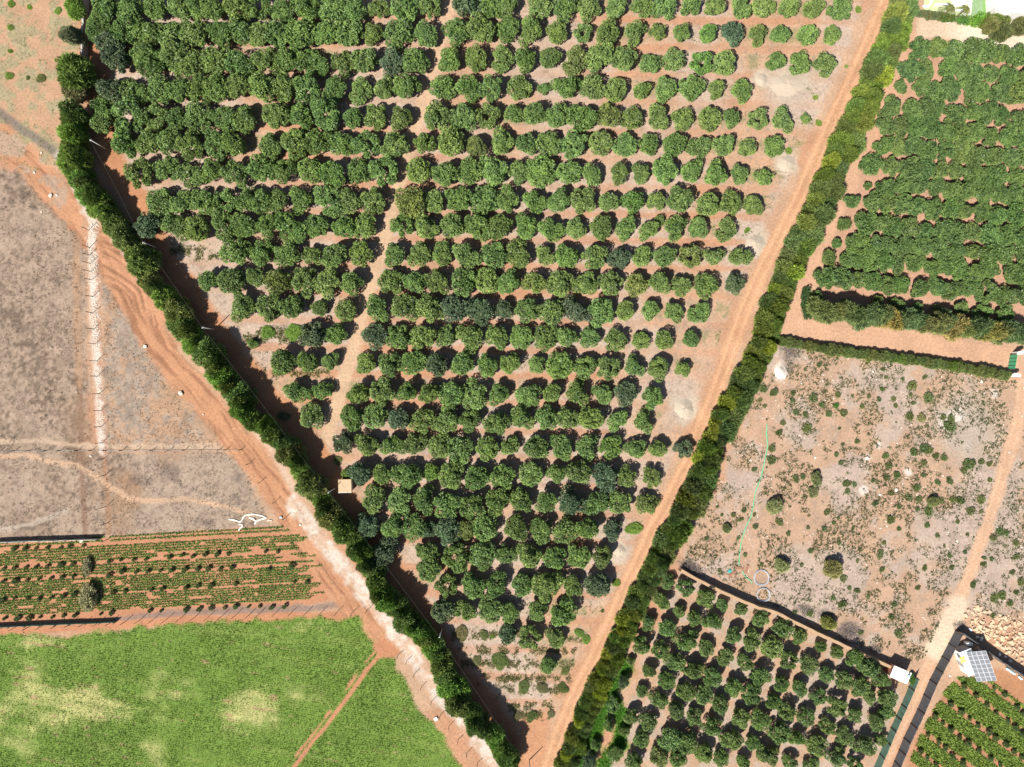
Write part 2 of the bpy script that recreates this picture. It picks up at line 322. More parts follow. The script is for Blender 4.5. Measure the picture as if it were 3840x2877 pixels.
# scrub plot
mS = softpoly(PX, PY, SCRUB, 16, nz * 0.4)
for cx, cy, rr in ((2565, 1530, 60), (2832, 915, 60), (2950, 612, 60), (2955, 318, 95), (2855, 300, 48), (2325, 2065, 45)):
    col = mix(col, np.array((0.52, 0.45, 0.36)), (1 - sm(np.hypot(PX - cx, PY - cy) + nz * 1.6, rr * 0.45, rr * 1.15)) * 0.8)
sc_ = mix(np.tile(np.array((0.50, 0.335, 0.225)), (len(GX), 1)), np.array((0.49, 0.385, 0.305)), sm(n2 + (n1 - 0.5) * 0.5, 0.4, 0.6))
sc_ = mix(sc_, np.array((0.33, 0.26, 0.20)), sm(n3, 0.58, 0.78) * 0.55)
sc_ = mix(sc_, np.array((0.46, 0.41, 0.34)), (1 - sm(np.hypot(PX - 3620, PY - 1600) + nz * 2.4, 60, 190)) * 0.7)
for cx, cy, rr in ((3250, 1722, 16), (3405, 1768, 18), (3238, 1838, 16), (3296, 1670, 16), (3540, 1580, 22), (2928, 1393, 34), (3585, 1560, 26), (3730, 1478, 20)):
    sc_ = mix(sc_, C_WHITE, (1 - sm(np.hypot(PX - cx, PY - cy) + nz * 0.8, rr * 0.5, rr * 1.3)))
for cx, cy, rr in ((2960, 1380, 26), (3190, 2375, 42), (2580, 2130, 30), (3090, 2300, 26)):
    sc_ = mix(sc_, np.array((0.2, 0.165, 0.14)), (1 - sm(np.hypot(PX - cx, PY - cy) + nz, rr * 0.6, rr * 1.5)) * 0.7)
col = mix(col, sc_ * np.array((0.94, 0.96, 0.99)), mS)
col = mix(col, np.array((0.52, 0.30, 0.185)), softpoly(PX, PY, REDW, 16, nz * 0.4) * 0.9)
# crop plots
mC = softpoly(PX, PY, CROPL, 10, nz * 0.3); col = mix(col, C_RED * np.array((1.02, 1.04, 1.08)), mC)
mC2 = softpoly(PX, PY, CROPR, 10, nz * 0.3); col = mix(col, np.array((0.42, 0.22, 0.12)), mC2)
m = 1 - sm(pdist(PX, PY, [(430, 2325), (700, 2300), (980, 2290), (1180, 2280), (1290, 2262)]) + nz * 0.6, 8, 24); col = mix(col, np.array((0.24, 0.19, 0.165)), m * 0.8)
m = 1 - sm(pdist(PX, PY, [(0, 2365), (300, 2350), (700, 2325), (1300, 2310)]) + nz * 0.4, 10, 24); col = mix(col, C_RED * 1.05, m)
# roads
def strip(pts, half, soft, k=0.5): return 1 - sm(pdist(PX, PY, pts) + nz * k, half - soft, half + soft)
sT, aT = pcoord(PX, PY, TRACK); dT = np.abs(sT); mT = strip(TRACK, 25, 9, 0.5)
col = mix(col, np.array((0.57, 0.40, 0.27)), mT); col = mix(col, np.array((0.55, 0.41, 0.26)), mT * np.exp(-((dT - 11) / 4.5) ** 2) * sm(PY, 300, 700) * 0.8)
mH = strip(HPATH, 48, 16, 0.7) * (1 - strip([(2040, 2960), (2189, 2539)], 20, 4) * 0)
col = mix(col, np.array((0.47, 0.235, 0.125)), mH)
col = mix(col, np.array((0.50, 0.27, 0.155)), softpoly(PX, PY, [(1950, 2690), (2060, 2660), (2050, 2900), (1960, 2900)], 20, nz * 0.5))
mF = strip(FARM, 52, 14, 0.7); sF, aF = pcoord(PX, PY, FARM)
rut = sm(vnoise(sF + (n2 - 0.5) * 40, aF / 26, 5.5, 301) * 0.6 + vnoise(sF + (n2 - 0.5) * 90 + aF * 0.05, aF / 20, 9, 302) * 0.4, 0.52, 0.72)
fc = mix(np.tile(np.array((0.50, 0.27, 0.155)), (len(GX), 1)), np.array((0.33, 0.165, 0.095)), rut * 0.95)
fc = mix(fc, np.array((0.40, 0.31, 0.24)), sm(n1, 0.5, 0.66) * (1 - sm(PY, 700, 950)) * 0.8)
col = mix(col, fc, mF)
tw = np.hypot(PX - 330, PY - 1230); rut2 = sm(vnoise(tw + (n2 - 0.5) * 60, np.arctan2(PY - 1230, PX - 330) * 14, 7, 303), 0.5, 0.72)
mF2 = softpoly(PX, PY, [(380, 860), (440, 920), (540, 1080), (640, 1200), (600, 1230), (520, 1180), (430, 1090), (385, 1020)], 14, nz * 0.4)
col = mix(col, mix(np.tile(np.array((0.50, 0.27, 0.16)), (len(GX), 1)), np.array((0.32, 0.165, 0.095)), rut2), mF2)
m = strip([(395, 850), (470, 960), (560, 1080), (650, 1200), (760, 1350), (860, 1480), (960, 1600), (1060, 1750), (1130, 1900)], 13, 8, 0.8); col = mix(col, np.array((0.56, 0.42, 0.32)), m * 0.8)
m = strip([(215, 575), (260, 640), (300, 720), (345, 830)], 18, 10, 1); col = mix(col, C_WHITE * 0.85, m * 0.8)
mG = strip(GRAVEL, 27, 12, 0.9); col = mix(col, mix(np.tile(C_WHITE * 0.93, (len(GX), 1)), np.array((0.55, 0.40, 0.30)), sm(n1 * 0.5 + n3 * 0.5, 0.40, 0.62)), mG)
mB = strip(RUBBLE, 17, 7, 0.7); col = mix(col, mix(np.tile(C_WHITE * 0.98, (len(GX), 1)), np.array((0.42, 0.27, 0.19)), sm(n3 + (PX - np.interp(PY, [828, 1690], [350, 385])) * 0.016, 0.42, 0.66)), mB * (0.55 + 0.45 * sm(n1, 0.35, 0.55)))
mR = strip(ROAD, 30, 6, 0.25); dR = pdist(PX, PY, ROAD)
sR, aR = pcoord(PX, PY, ROAD); rr_ = sm(vnoise(sR + (n2 - 0.5) * 14, aR / 30, 4.0, 701) * 0.6 + vnoise(sR + (n2 - 0.5) * 30, aR / 12, 8, 702) * 0.4, 0.5, 0.75)
col = mix(col, C_ROAD, mR); col = mix(col, np.array((0.47, 0.27, 0.165)), mR * rr_ * 0.75); col = mix(col, C_RED, mR * sm(n1, 0.62, 0.74) * 0.45); col = mix(col, C_ROAD * 1.13, mR * np.exp(-((dR - 15) / 6) ** 2)); col = mix(col, C_ROAD * np.array((0.9, 0.86, 0.82)), mR * np.exp(-(dR / 4) ** 2) * 0.6)
mSd = strip(SIDE, 30, 8, 0.3); mL = strip(LANE, 54, 8, 0.25); col = mix(col, np.array((0.56, 0.355, 0.235)), np.maximum(mSd, mL))
m = strip([(2975, 1200), (2990, 1160)], 45, 12, 0.3); col = mix(col, np.array((0.56, 0.355, 0.235)), m); mL = np.maximum(mL, m)
mP = strip(SCRUBP, 24, 8, 0.4); dP = pdist(PX, PY, SCRUBP); col = mix(col, np.array((0.56, 0.36, 0.235)), mP); col = mix(col, np.array((0.60, 0.42, 0.29)), mP * np.exp(-((dP - 12) / 5) ** 2) * 0.7)
m = strip([(3590, 2275), (3545, 2380), (3505, 2440)], 38, 16, 0.6); col = mix(col, C_CREAM, m)
m = softpoly(PX, PY, [(3570, 2400), (3650, 2430), (3700, 2560), (3640, 2560), (3540, 2530)], 18, nz * 0.5); col = mix(col, np.array((0.56, 0.40, 0.28)), m)
mY = softpoly(PX, PY, YARD, 14, nz * 0.3); col = mix(col, np.array((0.62, 0.49, 0.36)), mY); col = mix(col, np.array((0.72, 0.64, 0.50)), mY * sm(PX, 3520, 3640))
# green field with its worn tracks
mN = softpoly(PX, PY, GREEN, 10, nz * 0.9)
pale = sm(n4 * 0.55 + n2 * 0.45, 0.5, 0.66) * sm(PY, 2420, 2560) * (1 - sm(PX, 1000, 1300))
pale = np.maximum(pale, (1 - sm(np.hypot((PX - 300) * 0.45, PY - 2650) + nz * 2, 30, 90)) * 0.95)
pale = np.maximum(pale, (1 - sm(np.hypot((PX - 930) * 0.6, PY - 2660) + nz * 2, 25, 95)) * 0.9); pale = np.maximum(pale, (1 - sm(np.hypot((PX - 150) * 0.4, PY - 2400) + nz * 2, 12, 40)) * 0.8); pale = np.maximum(pale, (1 - sm(np.hypot((PX - 1180) * 0.4, PY - 2350) + nz * 2, 8, 30)) * 0.7)
stg = vnoise(GX + GY * 0.16, (GY + 0.16 * GX) * 8, 8.0, 611); pale = np.clip(pale * (0.55 + 0.9 * stg) + (stg - 0.55) * 0.35, 0, 1)
gc = mix(np.tile(C_GREEN, (len(GX), 1)), C_GPALE, pale); gc = mix(gc, np.array((0.40, 0.26, 0.16)), sm(vnoise(GX + GY * 0.16, (GY + 0.16 * GX) * 6, 3.0, 615) + pale * 0.1, 0.86, 0.97) * 0.7)
col = mix(col, gc, mN)
mFT = np.maximum(strip(FTRACK, 8, 3, 0.12), strip(FTRACK2, 5, 3, 0.25) * sm(vnoise(PX, PY, 60, 91), 0.35, 0.6)); mFT = np.maximum(mFT, softpoly(PX, PY, [(1400, 2420), (1440, 2390), (1500, 2440), (1480, 2465), (1420, 2470)], 8, nz * 0.3))
col = mix(col, C_RED * 1.04, mFT)
col = np.clip(col * np.array((0.595, 0.575, 0.565)), 0.01, 0.95)
HZ = (n1 - 0.5) * 0.10 + (n2 - 0.5) * 0.15 + - mF2 * 0.10 * rut2 - mF * 0.07 * rut - mR * 0.03
def sheet(name, sel_cells, dz, label=None):
    """build a sheet out of grid cells (boolean (NY,NX))"""
    jj, ii = np.nonzero(sel_cells); a = jj * (NX + 1) + ii
    q = np.stack([a, a + 1, a + NX + 2, a + NX + 1], 1); u, inv = np.unique(q.ravel(), return_inverse=True)
    me = bpy.data.meshes.new(name); nv = len(u); extra = name == 'ground'
    co = np.stack([GX[u], GY[u], HZ[u] + dz], 1); cc = col[u]; lv = inv.astype(np.int32); nq = len(q)
    if extra:
        co = np.vstack([co, [(-2500, -2500, -.3), (2500, -2500, -.3), (2500, 2500, -.3), (-2500, 2500, -.3)]]); cc = np.vstack([cc, np.tile(C_PALE * 0.9, (4, 1))])
        lv = np.concatenate([lv, [nv, nv + 1, nv + 2, nv + 3]]).astype(np.int32); nq += 1
    me.vertices.add(len(co)); me.vertices.foreach_set('co', co.ravel().astype(np.float32))
    me.loops.add(len(lv)); me.loops.foreach_set('vertex_index', lv)
    me.polygons.add(nq); me.polygons.foreach_set('loop_start', np.arange(0, nq * 4, 4, dtype=np.int32))
    at = me.attributes.new('soil', 'FLOAT_COLOR', 'POINT'); at.data.foreach_set('color', np.hstack([cc, np.ones((len(cc), 1))]).ravel().astype(np.float32))
    me.update(); me.materials.append(M_soil)
    return tag(obj(name, me), label, None, None, 'structure')
def cells(mask):
    g = mask.reshape(NY + 1, NX + 1); return (g[:-1, :-1] + g[1:, :-1] + g[:-1, 1:] + g[1:, 1:]) / 4 > 0.5
sheet('ground', np.ones((NY, NX), bool), 0.0)
done = np.zeros((NY, NX), bool)
for nm, mk in (('dirt_road', mR), ('orchard_track', mT), ('gravel_road', mG), ('farm_road', np.maximum(mF, mF2)), ('access_lane', mL), ('side_lane', mSd), ('scrub_path', mP), ('sandy_yard', mY), ('field_path', mFT), ('hedge_path', mH)):
    c = cells(mk) & ~done; done |= c; sheet(nm, c, 0.012)
c = cells(mN) & ~done; done |= c; sheet('green_field', c, 0.008)
c = cells(np.maximum(mC, mC2)) & ~done; done |= c; sheet('crop_soil', c, 0.008)
c = cells(np.maximum(mD, mM)) & ~done; done |= c; sheet('dry_field', c, 0.008)
c = cells(mS) & ~done; done |= c; sheet('stony_ground', c, 0.008)
c = cells(mO) & ~done; done |= c; sheet('orchard_floor', c, 0.008)

# ---------------------------------------------------------------- foliage prototypes (unit crown radius)
def lobes(r, n, spread=0.6, rad=(0.3, 0.45), zc=0.72, zs=0.8, zmin=-0.15):
    d = norm(np.stack([r.normal(size=n), r.normal(size=n), np.abs(r.normal(size=n)) * 0.9 + zmin], 1))
    a = np.linspace(0, 2 * math.pi, n, endpoint=False) + r.random(n) * 0.5; h = np.linspace(zmin, 0.95, n) + r.normal(size=n) * 0.08
    r.shuffle(h); q = np.sqrt(np.clip(1 - np.clip(h, -0.9, 0.97) ** 2, 0, 1)); d = np.stack([q * np.cos(a), q * np.sin(a), h], 1)
    c = d * spread * (0.62 + 0.58 * r.random((n, 1))); c[:, :2] *= r.uniform(0.86, 1.12, 2); c[:, 2] = c[:, 2] * zs + zc
    return c, rad[0] + (rad[1] - rad[0]) * r.random(n)
def crown_points(r, c, R, n):
    k = r.integers(0, len(c), n * 3); d = norm(r.normal(size=(n * 3, 3))); p = c[k] + d * R[k][:, None]
    dd = np.linalg.norm(p[:, None, :] - c[None], axis=2) / R[None]; dd[np.arange(len(k)), k] = 9
    ok = (dd.min(1) > 0.86) & (p[:, 2] > 0.12); return p[ok][:n], d[ok][:n]
def crown_broad(seed):
    r = np.random.default_rng(seed); n = int(r.integers(11, 24)); c, R = lobes(r, n, 0.68, (0.17, 0.40))
    p, d = crown_points(r, c, R, 1050); K = 6
    b = np.repeat(p, K, 0); nn = np.repeat(d, K, 0)
    dirs = nn * 0.75 + r.normal(size=b.shape) * 0.75; dirs[:, 2] += 0.15
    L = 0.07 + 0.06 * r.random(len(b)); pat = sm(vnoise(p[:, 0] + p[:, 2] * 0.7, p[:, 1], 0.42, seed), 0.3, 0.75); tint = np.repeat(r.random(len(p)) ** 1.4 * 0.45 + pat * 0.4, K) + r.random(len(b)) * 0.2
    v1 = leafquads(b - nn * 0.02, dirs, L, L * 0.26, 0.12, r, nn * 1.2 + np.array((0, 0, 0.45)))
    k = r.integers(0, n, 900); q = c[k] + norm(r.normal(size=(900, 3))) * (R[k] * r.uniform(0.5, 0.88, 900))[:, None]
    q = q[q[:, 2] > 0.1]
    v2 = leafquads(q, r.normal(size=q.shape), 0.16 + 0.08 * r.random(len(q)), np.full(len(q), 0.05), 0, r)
    return quads('crown', np.concatenate([v1, v2]), np.concatenate([tint, 0.15 * r.random(len(q))]), M_leaf)  # inner leaves tinted darker: shade inside the crown put into their colour
def crown_feather(seed, L0=0.16, up=0.25, n=1300, K=5, wd=0.010, zs=0.95, matl=None, inner=600, rad=(0.25, 0.42)):
    r = np.random.default_rng(seed); c, R = lobes(r, 12, 0.58, rad, 0.75, zs, -0.3)
    p, d = crown_points(r, c, R, n); b = np.repeat(p, K, 0); nn = np.repeat(d, K, 0)
    dirs = nn + r.normal(size=b.shape) * 0.5; dirs[:, 2] += up
    L = L0 * (0.6 + 0.8 * r.random(len(b)))
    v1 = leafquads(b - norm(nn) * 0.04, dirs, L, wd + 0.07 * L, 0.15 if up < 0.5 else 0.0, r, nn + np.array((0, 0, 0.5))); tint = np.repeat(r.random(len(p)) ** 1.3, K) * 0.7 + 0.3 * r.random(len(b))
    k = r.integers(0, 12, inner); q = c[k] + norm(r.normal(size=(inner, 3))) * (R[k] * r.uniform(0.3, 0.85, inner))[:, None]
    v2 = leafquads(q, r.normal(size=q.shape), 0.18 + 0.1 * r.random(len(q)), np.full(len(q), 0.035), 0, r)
    return quads('crown', np.concatenate([v1, v2]), np.concatenate([tint, 0.2 * r.random(len(q))]), matl or M_feather)  # low tint on the inner fill paints in the crown's inner shade
def trunk_mesh(seed, thick=0.06, top=0.75):
    r = random.Random(seed); parts = [tube([(0, 0, -0.03), (0.01, 0, top * 0.3), (0.03 * r.uniform(-1, 1), 0.03, top * 0.55)], [thick, thick * 0.75, thick * 0.6], 6)]
    for k in range(4):
        a = k * 1.57 + r.random(); parts.append(tube([(0, 0, top * 0.4), (0.2 * math.cos(a), 0.2 * math.sin(a), top * 0.7), (0.42 * math.cos(a), 0.42 * math.sin(a), top * 1.15)], [thick * 0.55, thick * 0.4, thick * 0.15], 5))
    return pydata('trunk', *joinpy(parts), M_bark)
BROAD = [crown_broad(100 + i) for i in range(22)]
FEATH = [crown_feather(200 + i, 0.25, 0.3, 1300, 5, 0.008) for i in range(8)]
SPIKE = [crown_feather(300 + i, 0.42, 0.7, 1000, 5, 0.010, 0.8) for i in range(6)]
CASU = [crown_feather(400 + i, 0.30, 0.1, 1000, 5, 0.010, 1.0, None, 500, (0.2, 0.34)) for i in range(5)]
SHRUB = [crown_feather(500 + i, 0.34, 0.3, 150, 5, 0.035, 0.7, M_leaf, 60, (0.18, 0.36)) for i in range(6)]
SAPL = [crown_broad(600 + i) for i in range(3)]
WISP = [crown_feather(700 + i, 0.34, 0.25, 420, 5, 0.008, 1.0, None, 40, (0.16, 0.3)) for i in range(2)]
TRUNK = [trunk_mesh(i) for i in range(4)]; TALLTRUNK = [trunk_mesh(20 + i, 0.035, 0.9) for i in range(3)]
def tree(name, crowns, trunks, x, y, r, hz, color, label, cat, group, z=0.0):
    o = empty(name, (x, y, z), rnd.random() * 6.28, label, cat, group); o.scale = (r * rnd.uniform(0.9, 1.1), r * rnd.uniform(0.9, 1.1), hz)
    c = bpy.data.objects.new('crown', rnd.choice(crowns)); link(c, o); c.color = (*color, 1)
    t = bpy.data.objects.new('trunk', rnd.choice(trunks)); link(t, o)
    return o
def jit(c, a=0.12):
    k = rnd.uniform(1 - a, 1 + a); return (c[0] * k * rnd.uniform(1 - a, 1 + a), c[1] * k, c[2] * k * rnd.uniform(1 - a, 1 + a))
G_N = (0.152, 0.240, 0.080); G_D = (0.100, 0.152, 0.090); G_Y = (0.160, 0.216, 0.074); G_G = (0.135, 0.240, 0.066)

# ---------------------------------------------------------------- main orchard
MAIN = {
 (0, 0): '940,70 1160,90 1350,70 1560,60 1700,60 1850,90 2060,80 870,190,80 830,290,70 1070,260 1300,290 1480,310 1680,300 1920,290 2120,290 940,390,80d 1010,520,105d 1250,470 1330,580 1500,470 1640,560 1870,530 2080,580 970,790,100d 1180,790 1400,780 1560,790 1750,770 1900,790 2060,750 880,930,80 880,1060,80 1130,1010,115 1360,1010 1540,1030 1700,1020 1950,1020 2120,1030 1080,1250,110 1290,1220 1480,1220 1660,1260 1850,1260 2030,1260 1220,1500,115 1450,1470 1660,1500 1840,1480 2040,1500',
 (1, 0): '40,60 220,90 440,80,115 660,90 870,80,110 1070,80,85 1290,80,115 1510,60,95 1810,60,110d 2030,70,95 2180,60 20,310 180,300 380,310,110 600,300 810,300,125 1020,300,90y 1230,290,120 1470,310,115 1740,280,110 1940,280,115 2170,260 100,550 330,530,115 530,540,90 760,550,105y 950,540,110 1170,540,100d 1380,540,95 1670,530,105 1900,520 2110,510,90 60,760,110 270,770 460,770,110 690,780,105 890,780,90 1100,770,95 1310,760,115 1610,760,95 1830,770,110 2040,770 180,1000,115 390,1020 600,1010,120 840,1020,105 1050,1010,105 1260,1030,95y 1560,1010,115 1790,1020,115 2000,1010 130,1260 330,1250,110 550,1250 750,1250,105 960,1250,110 1190,1260,115 1450,1240,95 1690,1250,120 1900,1260,95y 2120,1230,110 60,1480,110 270,1480,110 470,1480,105 650,1500,115 890,1480,95 1110,1480,120 1410,1490,105 1630,1510,115 1840,1480,115 2050,1480,125',
 (2, 0): '40,60 250,60,95 450,80,95 550,60,45g 660,80 880,70,105 1110,60,95 1310,60,105 1540,50,95 1750,60,95 1960,70,105 2140,80,95 20,260,80 160,270,110 390,290,95 610,290,85 820,290 1050,290,95 1250,280,85 1450,300,90 1680,300,90g 1890,300,105d 2110,310,85y 110,530 330,510,90 530,520,100y 760,490,120 960,520,130 1190,560,95 1400,520,90 1630,550,100g 1820,550,105 60,760,105 280,760,50 470,760,110 690,760,95 890,770,115 1110,790,90 1330,770,105 1550,770,105 1750,780,95 1970,790,105 10,990,95 190,990 400,1020,95 600,1010,115 820,1010,110y 1040,1030,90y 1250,1010,110 1470,1030 1690,1030,110y 1880,1030,90 2110,1040,90 120,1250 320,1250,105 540,1250,120 750,1240,110 970,1250,105 1180,1260,90 1400,1260,105 1610,1260 1830,1270,105 2030,1280,90 60,1490 250,1490,125 480,1500,105 690,1520 910,1500,95 1100,1510,90 1310,1490,125 1540,1480,105 1750,1510,120 1960,1500,90 2165,1530,85',
 (3, 0): '20,60,60 170,70,95 380,80,105 610,80 100,310 330,310 550,300,95 60,530,90 260,550,95 470,570,100y 120,1040,95 320,1030,48 50,1270,95 10,540,10',
 (0, 1): '1380,90,105 1570,100 1770,90,105 1960,90 2140,80 1280,290,115d 1510,290,105 1700,310,110 1920,290,110 2110,290,110 2040,520,115 1800,770 2000,770,115 2100,990,115 2180,1310,45g',
 (1, 1): '50,80 180,80 390,70 610,80,110 810,90,105 1020,70,115 1340,90,125y 1540,90 1760,70,110 1970,80,110 2160,80,110 120,290,105 320,310,125 530,300,115 760,300,110 950,300,95 1270,290 1470,310,110 1690,290,110 1900,320,110 2100,310,105 70,540 270,540,105 480,550,85 690,550,125 900,530,110 1210,540 1430,540,105 1620,540,90 1810,550,115 2050,550 10,740 200,780,110y 420,780,110 620,780,115 830,790,105 1160,770,110 1360,770,105 1570,780,105y 1790,780,115 1990,780,110 2160,780,105 110,1010,110 330,1000,105 550,1000,70 790,1020,95 1050,1000,110 1290,1000,120 1500,1010,110 1710,1010,110d 1930,1010,115d 2130,1010,90d 490,1240,110d 690,1230 1020,1240,110d 1230,1260,105 1450,1250,110 1640,1250,90 1850,1250,110 2080,1250,105 240,1470,105 450,1470 640,1460,75 950,1480,90 1160,1490,110 1360,1470 1560,1490,120d 1780,1480 2000,1490,110 2190,1480,90',
 (2, 1): '190,90,105 390,80 600,90,110y 830,90,95 1040,90,105g 1240,80,85 1440,80,120 1680,110,110 1880,100,95 2080,110,95 110,310,105 330,330,115 550,320,95 770,310,105 980,310 1180,330,95 1270,250,50 1400,310,110 1610,300,105 1830,320,95 70,540,110 280,550,80 470,560,110 710,560,110 920,560,110d 1120,570,95 1320,560,105 1530,560,105y 1740,560,90 1960,580,90 200,790,105y 410,800,115 640,800,110 840,790,105 1060,800,110y 1270,780,105 1460,800,95 1670,810 1900,800,95d 140,1020,110 340,1040,110 560,1030,110d 770,1030,110 970,1030,95 1190,1020,95 1390,1030,95 1610,1030,95 80,1260 290,1260 480,1260,90 680,1250,90 900,1280,95 1110,1280,80 1310,1280,85 1540,1270,80 210,1490,80 420,1490,110g 640,1510,110 830,1520,95 1050,1510,90 1270,1520,105 1470,1530,75',
 (1, 2): '350,70 470,90,50 580,60,75 880,80 1090,80,110 1310,70,95 1490,80 1690,80,105 1890,100,110 2100,90,90 480,280,105 810,290,105 1030,290,105 1230,300,110d 1440,310 1650,310,110 1860,310,105 2080,320,110 760,510,100d 960,530,105 1180,530,95 1380,530,95y 1590,540 1760,560,115 2000,550 2190,540,80 900,770,110d 780,780,50g 1090,780,90 1310,770,105 1510,760,80g 1690,790,115 1910,810,105 2130,790,110 1020,1000,105 1240,1000,110 1450,1000 1650,1040,115 1860,1050,110 2080,1010,105 960,1230,110d 1170,1230,110 1370,1230 1500,1260,90d 1660,1270,110d 1810,1260,80y 1980,1250,110 2170,1260,90 1130,1450,115d 1480,1440,105 1500,1590,105 1730,1490,120 1950,1470,105 2150,1480,80',
 (2, 2): '130,90,110 340,80,90 560,80,105 780,100,95 970,80,105d 1210,110,95 80,290,105 290,290,95 480,310,95 690,290,105 910,310,95 1130,330 210,550,110 430,550 640,550,95 850,540,95g 1070,560,95 1260,560 1480,560,80d 170,770 380,770,90 570,760,110 780,800,115d 990,800,90 1210,800,85y 80,1010,105 290,1010 510,1020,115d 710,1020 930,1030,110 1160,1040,95y 40,1240,105 230,1260,95 460,1270,105 650,1240,115 860,1260,75d 150,1480,110 370,1500,95 580,1490,95 790,1480,100y',
 (1, 3): '1650,80 1880,80,115 2090,80 1610,310,105d 1810,300,95 2030,290,105 2180,320,85 2170,500,95d',
 (2, 3): '90,80,105 290,80,125 530,80,85 740,80,120d 220,300,90 440,320,110 150,530 370,550,90 310,770,80',
}
def track_x(py): return np.interp(py, [p[1] for p in TRACK], [p[0] for p in TRACK])
allt = []
for (c, r), s in MAIN.items():
    for tx, ty, rr, fl in parse(s):
        if rr < 20: continue
        px, py = TP(c, r, tx, ty); row = int(np.argmin([abs(py - 0.012 * (px - 1650) - q) for q in ROWY])); allt.append([px, py, rr, fl, row])
keep = []
for t in sorted(allt, key=lambda t: -t[2]):            # a tree read twice on two tiles counts once
    if all(math.hypot(t[0] - k[0], t[1] - k[1]) > 36 or k[2] + t[2] < 130 for k in keep): keep.append(t)
LOOK = {'d': 'dark blue-green', 'y': 'yellowish green', 'g': 'bright green', '': 'mid-green'}
COLF = {'d': G_D, 'y': G_Y, 'g': G_G, '': G_N}
cnt = 0
for row in range(len(ROWY)):
    rowt = [t for t in keep if t[4] == row]
    for side, sel in (('left', sorted([t for t in rowt if t[0] < track_x(t[1])], key=lambda t: -t[0])), ('right', sorted([t for t in rowt if t[0] >= track_x(t[1])], key=lambda t: t[0]))):
        for k, (px, py, rr, fl, _) in enumerate(sel):
            R = rr / 2.301 / 20 * (1.24 if px < 1250 and py < 620 else (1.10 if px < 2300 else 1.0)); hz = R * rnd.uniform(0.95, 1.18) if R > 1.4 else R
            x, y = W(px, py, R * 0.75)
            size = 'young ' if rr < 62 else ('small ' if rr < 82 else ('large ' if rr > 118 else ''))
            lab = f"{size}{LOOK[fl[:1]]} orchard tree, {od(k + 1)} {side} of the central track, {od(row + 1)} row down"
            tree('grove_tree' if side == 'left' else 'orchard_tree', BROAD, TRUNK, x, y, R, hz, jit(COLF[fl[:1]], 0.09), lab, 'fruit tree', 'orchard trees ' + side + ' of the central track'); cnt += 1
print('main orchard', cnt)

# ---------------------------------------------------------------- dense block, upper right
GAPS = [TP(3, 0, *p) for p in ((1350, 510), (1520, 520), (1700, 520), (2080, 540), (1850, 570), (1440, 700), (1490, 620), (1640, 680), (1830, 710), (1950, 890), (2100, 900), (1740, 860), (960, 1010), (1190, 1020), (1270, 1050), (1520, 1030), (1700, 1040), (1900, 1050), (2060, 1060), (1060, 1190), (1230, 1170), (1410, 1210), (970, 1360), (1170, 1350), (1820, 1250), (1910, 1280), (2050, 1500), (1080, 1560))]
GAPS += [TP(3, 1, *p) for p in ((970, 200), (1130, 200), (930, 330), (1510, 215), (1700, 260), (1430, 395), (1690, 410), (1850, 460), (1980, 470), (1370, 600), (1750, 610), (960, 680), (740, 720), (600, 660), (1300, 750), (1510, 750), (2050, 660), (2050, 770), (560, 830), (780, 850), (1260, 920), (1420, 950), (1800, 970), (1970, 990))]
DR = [(420, 1290), (595, 1220), (760, 1300), (930, 1040), (1085, 970), (1255, 960), (1420, 900), (1590, 1000), (1750, 880), (1940, 800), (2090, 750), (2240, 700), (2390, 470)]
extra = {2: [(1140, 750, 60)], 7: [(860, 1600, 40)], 6: [(870, 1420, 75)], 8: [(725, 1750, 70)], 9: [(650, 1940, 60)], 10: [(585, 2100, 48)], 11: [(520, 2230, 75)]}
for i, (ty, xl) in enumerate(DR):
    lst = list(extra.get(i, [])); x = xl + 20
    while x < 2330:
        lst.append((x + rnd.uniform(-22, 22), ty + 0.09 * (x - xl) + rnd.uniform(-18, 18), rnd.uniform(84, 106))); x += rnd.uniform(124, 148)
    lst.sort()
    for k, (tx, tyy, rr) in enumerate(lst):
        px = 2880 + tx / 2.301; py = tyy / 2.301
        for g in GAPS:
            d = math.hypot(px - g[0], py - g[1]); need = rr / 2.301 + 5
            if d < need and rr > 80: px += (px - g[0]) / (d + 1e-6) * (need - d) * 0.62; py += (py - g[1]) / (d + 1e-6) * (need - d) * 0.62
        R = rr / 2.301 / 20; xx, yy = W(px, py, R * 0.8); cc = rnd.choice([(0.070, 0.110, 0.040), (0.074, 0.116, 0.040), (0.068, 0.112, 0.038), (0.078, 0.112, 0.040)])
        where = 'from the hedge side lane'
        tree('block_tree', BROAD, TRUNK, xx, yy, R, R * rnd.uniform(0.95, 1.15), jit((cc[0] * 1.5, cc[1] * 1.6, cc[2] * 1.55), 0.08), f"leafy tree of the dense upper right block, {od(i + 1)} row down, {od(k + 1)} from the lane", 'fruit tree', 'trees of the dense block behind the hedge')
low = [(1280, 1000, 60), (1470, 1030, 55), (1660, 1010, 72), (1840, 1050, 85), (2040, 1055, 85), (1120, 960, 60), (950, 940, 55), (430, 910, 62)]
for k, (tx, ty, rr) in enumerate(sorted(low)):
    R = rr / 2.301 / 20; x, y = TW(3, 1, tx, ty, R * 0.8)
    tree('block_tree', BROAD, TRUNK, x, y, R, R, jit(G_N), f"small tree in the shade behind the tall windbreak, {od(k + 1)} from the road", 'fruit tree', 'trees of the dense block behind the hedge')

